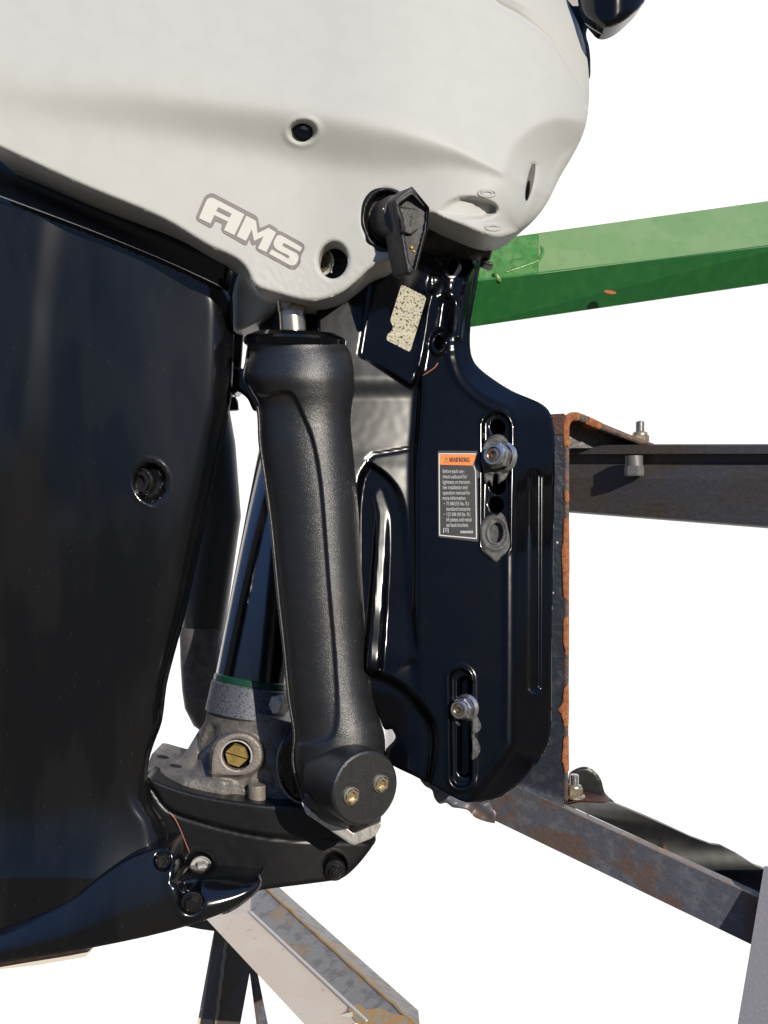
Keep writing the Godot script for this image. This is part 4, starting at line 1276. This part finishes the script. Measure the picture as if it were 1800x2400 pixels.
func bracket_z(u: float, v: float) -> float:
	var p := Vector2(u, v)
	var z := face_z(v)
	var s := tab(land_t, v) - u
	var land := tab(level_t, v)
	if s > -20.0:
		var t := smoothstep(-8.0, 12.0, s)
		z += (land + 0.183 * (s - 60.0) / K * (1.0 - smoothstep(1500.0, 1640.0, v))) * t
		if v > 880:
			z -= 0.45 * (sp(s, 2.5) - sp(s - 13.0, 2.5)) / K * smoothstep(880.0, 940.0, v) * (1.0 - smoothstep(1560.0, 1640.0, v))
	if s > -30 and v < 930:
		z = lerpf(z, face_z(v) + 0.003, inside(pad_r, p))
	var d := poly_d(p, front_r.l)
	if d > -40.0:
		z += (0.25 * sp(d + 27.0, 1.5) - 0.45 * sp(d + 16.0, 1.5) - 0.95 * sp(d, 2.0) + 0.45 * sp(d - 95.0, 8.0)) / K
	if v < 900 and u > 960:
		z += 0.0045 * bump(line_d(p, ridge_a), 7.0)
		z += 0.0050 * bump(line_d(p, ridge_b), 7.0)
		z -= 0.006 * (1.0 - smoothstep(-10.0, 10.0, seg_d(p, Vector2(1046, 715), Vector2(1036, 775)) - 17.0))
		var b := oval_d(p, 1029, 803, 10, 16, 0.25)
		z += 0.003 * (1.0 - smoothstep(7.0, 12.0, b)) - 0.017 * (1.0 - smoothstep(-3.0, 1.0, b))
		z -= 0.022 * (1.0 - smoothstep(-3.0, 1.0, oval_d(p, 1062, 622, 10, 18, 0.25)))
		z += 0.0011 * rough_n.get_noise_2d(u * 1.7, v * 1.7) * smoothstep(985.0, 1010.0, u) * (1.0 - smoothstep(660.0, 740.0, v) * (1.0 - 0.8 * bump(seg_d(p, Vector2(1030, 800), Vector2(1062, 815)), 30.0)))
	if u < 985 and v > 1040 and v < 1600:
		z -= 0.0007 * bump(line_d(p, groove_l), 3.0)
		if (arch_r.box as Rect2).has_point(p):
			var a := inside(arch_r, p)
			z -= a * (0.005 + 0.16 * (s - 60.0) / K)
			var q := line_d(p, rib_l)
			var grow := clampf((v - 1150.0) / 400.0, 0.0, 1.0)
			if q < 40.0:
				var w := lerpf(20.0, 24.0, grow)
				z += a * (0.014 * grow - 0.17 * (u - 884.0 + (v - 1300.0) * 0.055) / K) * (1.0 - smoothstep(w * 0.45, w, q))
			z += a * 0.004 * smoothstep(1420.0, 1560.0, v)
	if v > 1560:
		z -= 0.010 * inside(scallop_r, p)
		z -= 0.012 * smoothstep(0.0, 120.0, 985.0 - u) * smoothstep(1600.0, 1760.0, v)
	if u > 1090 and u < 1215 and v > 960 and v < 1340:
		var e := seg_d(p, Vector2(1164, 1000), Vector2(1162, 1272)) - 33.0
		z -= 0.0050 * (1.0 - smoothstep(-3.0, 1.0, e)) - 0.0008 * bump(e - 2.0, 3.0)
		for h in [[1167, 1003, 15, 19], [1166, 1138, 17, 20], [1163, 1184, 15, 19], [1165, 1248, 14, 23]]:
			var o := oval_d(p, h[0], h[1], h[2], h[3])
			if o < 6:
				z -= 0.02 * (1.0 - smoothstep(-4.0, 1.0, o))
	if u > 1030 and u < 1120 and v > 1540:
		var e := seg_d(p, Vector2(1078, 1592), Vector2(1081, 1822)) - 29.0
		z += 0.0016 * bump(e, 5.0)
		z -= 0.0035 * (1.0 - smoothstep(-10.0, -3.0, e))
		var i := seg_d(p, Vector2(1090, 1600), Vector2(1089, 1806)) - 14.0
		z -= 0.016 * (1.0 - smoothstep(-3.0, 1.5, i))
	if u > 1225:
		var e := seg_d(p, Vector2(1254, 1116), Vector2(1252, 1610)) - 13.0
		z -= 0.0045 * (1.0 - smoothstep(-3.0, 3.0, e))
	return z

func build_bracket(motor: Node3D) -> void:
	rough_n.seed = 5
	rough_n.frequency = 0.02
	var st := tool()
	var outline := curve([740, 690, 740, 690, 800, 640, 866, 590, 866, 590, 1002, 583, 1002, 583, 1021, 590, 1050, 595, 1087, 588, 1106, 585, 1106, 585, 1124, 600, 1127, 615, 1122, 645, 1117, 674, 1108, 722, 1103, 765, 1102, 809, 1106, 835, 1116, 855, 1144, 880, 1198, 915, 1245, 935, 1270, 947, 1286, 962, 1295, 985, 1300, 1034, 1297, 1300, 1293, 1553, 1292, 1698, 1285, 1745, 1259, 1788, 1220, 1832, 1183, 1864, 1154, 1875, 1104, 1881, 1086, 1879, 1053, 1864, 981, 1824, 923, 1796, 904, 1783, 906, 1756, 927, 1729, 919, 1709, 919, 1709, 901, 1709, 887, 1675, 876, 1655, 850, 1640, 780, 1500, 760, 1000, 745, 800], 4)
	relief(st, outline, bracket_z, {"step": 4.0, "r": 5.0, "back": -0.05})
	var br := part("clamp_bracket", st, M.black_bracket, motor, "glossy black transom clamp bracket")
	var on := func(u: float, v: float) -> float: return bracket_z(u, v)
	for h in [[1167, 1003, 12, 16], [1166, 1138, 14, 17], [1163, 1184, 12, 16], [1165, 1248, 11, 19], [1029, 803, 8, 14], [1062, 622, 8, 15]]:
		st = tool()
		relief(st, oval(h[0], h[1], h[2], h[3], 20), on, {"step": 3.0, "eps": 0.0008})
		part("hole_shade", st, M.deep_black, br)  # black disc over each hole floor, shade put in as colour
	st = tool()
	relief(st, L([1128, 614, 1130, 606, 1156, 616, 1156, 622, 1148, 624]), flat(0.0), {"step": 5.0, "back": -0.02, "r": 2.0})
	part("clip", st, M.dirty_black, br)
	# worn cream label
	st = tool()
	relief(st, round_poly(L([941, 666, 1000, 696, 961, 826, 904, 796, 910, 781, 918, 776, 922, 766, 914, 752]), 7.0), on, {"step": 5.0, "eps": 0.0005})
	part("worn_label", st, M.aged_label, br, "worn cream label speckled with black grease")
	# warning label
	st = tool()
	relief(st, round_poly(L([1026, 1056, 1119, 1057, 1121.5, 1270, 1027, 1259]), 4.0), on, {"step": 5.0, "eps": 0.0003})
	var lab := part("warning_label", st, M.label_black, br, "black warning label with an orange heading")
	st = tool()
	for l in [[1028, 1062, 1116, 1062.5, 1116, 1065, 1028, 1064.5], [1028, 1064, 1030.5, 1064, 1031.5, 1255, 1029, 1255], [1029, 1253, 1117.5, 1261, 1117.5, 1263.5, 1029, 1255.5], [1113.5, 1103, 1116, 1105, 1118, 1262, 1115.5, 1262], [1109, 1091, 1111, 1091, 1116, 1104, 1113.5, 1104]]:
		relief(st, L(l), on, {"step": 8.0, "eps": 0.0006})
	part("label_frame", st, M.label_white, lab)
	st = tool()
	relief(st, L([1030.5, 1065, 1115, 1065.5, 1116.5, 1072, 1111, 1082, 1108, 1091, 1030.8, 1089]), on, {"step": 6.0, "eps": 0.0007})
	part("label_heading", st, M.label_orange, lab)
	st = tool()
	relief(st, L([1042, 1083.5, 1046.5, 1070, 1051.5, 1083.5]), on, {"step": 5.0, "eps": 0.0009})
	part("warning_sign", st, M.label_ink, lab)
	st = tool()
	relief(st, L([1043.8, 1082.3, 1046.6, 1073.5, 1049.8, 1082.3]), on, {"step": 5.0, "eps": 0.0011})
	part("warning_sign", st, M.label_yellow, lab)
	st = tool()
	relief(st, L([1046.1, 1075.5, 1047.2, 1075.5, 1047.0, 1079.4, 1046.3, 1079.4]), on, {"step": 5.0, "eps": 0.0013})
	relief(st, L([1046.2, 1080.3, 1047.1, 1080.3, 1047.1, 1081.3, 1046.2, 1081.3]), on, {"step": 5.0, "eps": 0.0013})
	part("warning_sign", st, M.label_ink, lab)
	lettering("WARNING", 1053, 1077.7, 16.0, 0.62, true, M.label_ink, lab, 0.0010)
	var y := 1105.0
	for l in [["Before each use -", 1037], ["check outboard for", 1037], ["tightness on transom.", 1037], ["See installation and", 1037], ["operation manual for", 1037], ["more information.", 1037], ["\u2022", 1040], ["75 NM (55 lbs. ft.)", 1045.5], ["standard transoms", 1045.5], ["\u2022", 1040], ["122 NM (90 lbs. ft.)", 1045.5], ["lift plates and metal", 1045.5], ["set back brackets", 1045.5]]:
		lettering(l[0], l[1], y, 11.2, 0.60, false, M.label_white, lab, 0.0008)
		if l[0] != "\u2022":
			y += 12.6
	lettering("8M0043058", 1079.0, 1247, 7.5, 0.70, true, M.label_white, lab, 0.0008)
	st = tool()
	for l in [[1039, 1239, 1042, 1237, 1045, 1239, 1048, 1237, 1051, 1239, 1051, 1249, 1049.5, 1249, 1049.5, 1238.5, 1045.7, 1238.5, 1045.7, 1247, 1044.3, 1247, 1044.3, 1238.5, 1040.5, 1238.5, 1040.5, 1249, 1039, 1249]]:
		relief(st, L(l), on, {"step": 5.0, "eps": 0.0008})
	part("manual_sign", st, M.label_white, lab)
	# worn washers, nuts
	st = tool()
	relief(st, curve([1125, 1227, 1123, 1251, 1127, 1277, 1136, 1295, 1151, 1310, 1164, 1319, 1164, 1319, 1175, 1307, 1190, 1294, 1198, 1273, 1194, 1254, 1189, 1230, 1182, 1209, 1173, 1201, 1165, 1207, 1155, 1206, 1139, 1212], 3), func(u: float, v: float) -> float:
		var o := oval_d(Vector2(u, v), 1160, 1250, 30, 38)
		return face_z(v) + 0.0008 + 0.0012 * bump(o, 4.0) + 0.001 * bump(o + 12.0, 3.0), {"step": 3.0, "r": 3.0, "back": face_z(1250.0) - 0.006, "holes": [oval(1165, 1248, 14, 23, 28)], "hole_back": face_z(1250.0) - 0.007})
	part("torn_washer", st, M.worn_rubber, br, "torn grey rubber washer round the empty hole")
	st = tool()
	relief(st, curve([1134, 1040, 1150, 1022, 1172, 1018, 1190, 1032, 1196, 1060, 1195, 1085, 1192, 1108, 1185, 1122, 1168, 1134, 1168, 1134, 1166, 1112, 1158, 1110, 1154, 1140, 1154, 1140, 1146, 1128, 1138, 1134, 1132, 1105, 1128, 1075], 3), func(u: float, v: float) -> float:
		var o := oval_d(Vector2(u, v), 1160, 1070, 32, 40)
		return face_z(v) + 0.0006 + 0.0012 * bump(o, 3.0), {"step": 3.0, "r": 3.0, "back": face_z(1070.0) - 0.006})
	part("torn_washer", st, M.worn_rubber, br)
	lock_nut(P(1178, 1072, face_z(1072.0) + 0.001), Vector3(-0.62, 0.1, 1).normalized(), 0.0122, br)
	lock_nut(P(1094, 1658, face_z(1658.0) - 0.001), Vector3(-0.6, 0.03, 1).normalized(), 0.0098, br)
	# scuffs where the paint has gone
	for l in [[1096, 1680, 1112, 1672, 1124, 1690, 1128, 1704, 1120, 1716, 1112, 1722, 1120, 1736, 1126, 1756, 1118, 1774, 1106, 1780, 1108, 1750, 1104, 1720], [1116, 1088, 1122, 1088, 1126, 1104, 1124, 1118, 1119, 1120, 1117, 1104], [1062, 1684, 1076, 1680, 1090, 1684, 1086, 1694, 1078, 1702, 1072, 1698]]:
		st = tool()
		relief(st, curve(l, 3), on, {"step": 4.0, "eps": 0.0004})
		part("scuff", st, M.scuff, br)
	st = tool()
	relief(st, curve([1044, 640, 1060, 646, 1070, 632, 1078, 618, 1082, 628, 1074, 642, 1062, 652, 1048, 648], 3), on, {"step": 3.0, "eps": 0.0006})
	part("bare_metal", st, M.pale_zinc, br)
	part("wire_strand", bead([990, 881, 1004, 872, 1018, 862, 1027, 850], face_z(865.0) + 0.003, 1.6), M.old_copper, br, "thin copper coloured strand across the bracket")

func lettering(text: String, u: float, v: float, em: float, squeeze: float, bold: bool, m: Material, parent: Node3D, eps: float) -> void:
	var f := SystemFont.new()
	f.font_names = PackedStringArray(["Droid Sans"])
	if bold:
		f.font_weight = 700
	var t := TextMesh.new()
	t.font = f
	t.text = text
	t.font_size = 32
	t.depth = 0.0002
	t.curve_step = 2.0
	t.horizontal_alignment = HORIZONTAL_ALIGNMENT_LEFT
	t.vertical_alignment = VERTICAL_ALIGNMENT_CENTER
	var z := bracket_z(u + 25.0, v) + eps
	t.pixel_size = em / K * (1.0 - z) / 32.0
	var o := part("lettering", t, m, parent)
	o.position = P(u, v, z)
	o.scale = Vector3(squeeze, 1, 1)
	o.rotation.x = -atan(0.16)

func lock_nut(at: Vector3, axis: Vector3, r: float, parent: Node3D) -> void:
	var st := tool()
	lathe(st, at, axis, [[0.0, 0.0], [r * 1.25, 0.0], [r * 1.25, r * 0.12], [r * 1.05, r * 0.45]], 36)
	lathe(st, at + axis * r * 0.25, axis, [[r * 1.06, 0.0], [r * 1.06, r * 0.85], [r * 0.9, r * 1.0]], 6, false, 0.2)
	lathe(st, at + axis * r * 1.2, axis, [[r * 0.86, 0.0], [r * 0.86, r * 0.35], [r * 0.76, r * 0.55], [r * 0.6, r * 0.55], [r * 0.58, r * 0.3]], 32)
	part("lock_nut", st, M.zinc, parent)
	st = tool()
	lathe(st, at + axis * r * 1.2, axis, [[r * 0.57, 0.0], [r * 0.55, r * 0.42], [r * 0.3, r * 0.5], [r * 0.22, r * 0.25], [0.0, r * 0.2]], 24)
	part("bolt_end", st, M.stained_rod, parent)

func build_motor() -> void:
	var motor := thing("outboard_motor", "outboard motor with off-white cowl, glossy black midsection and clamp bracket", "outboard motor", P(700, 2270, 0.0))
	build_cowl(motor)
	build_lever(motor)
	build_midsection(motor)
	build_tilt_cylinder(motor)
	build_swivel(motor)
	build_bracket(motor)
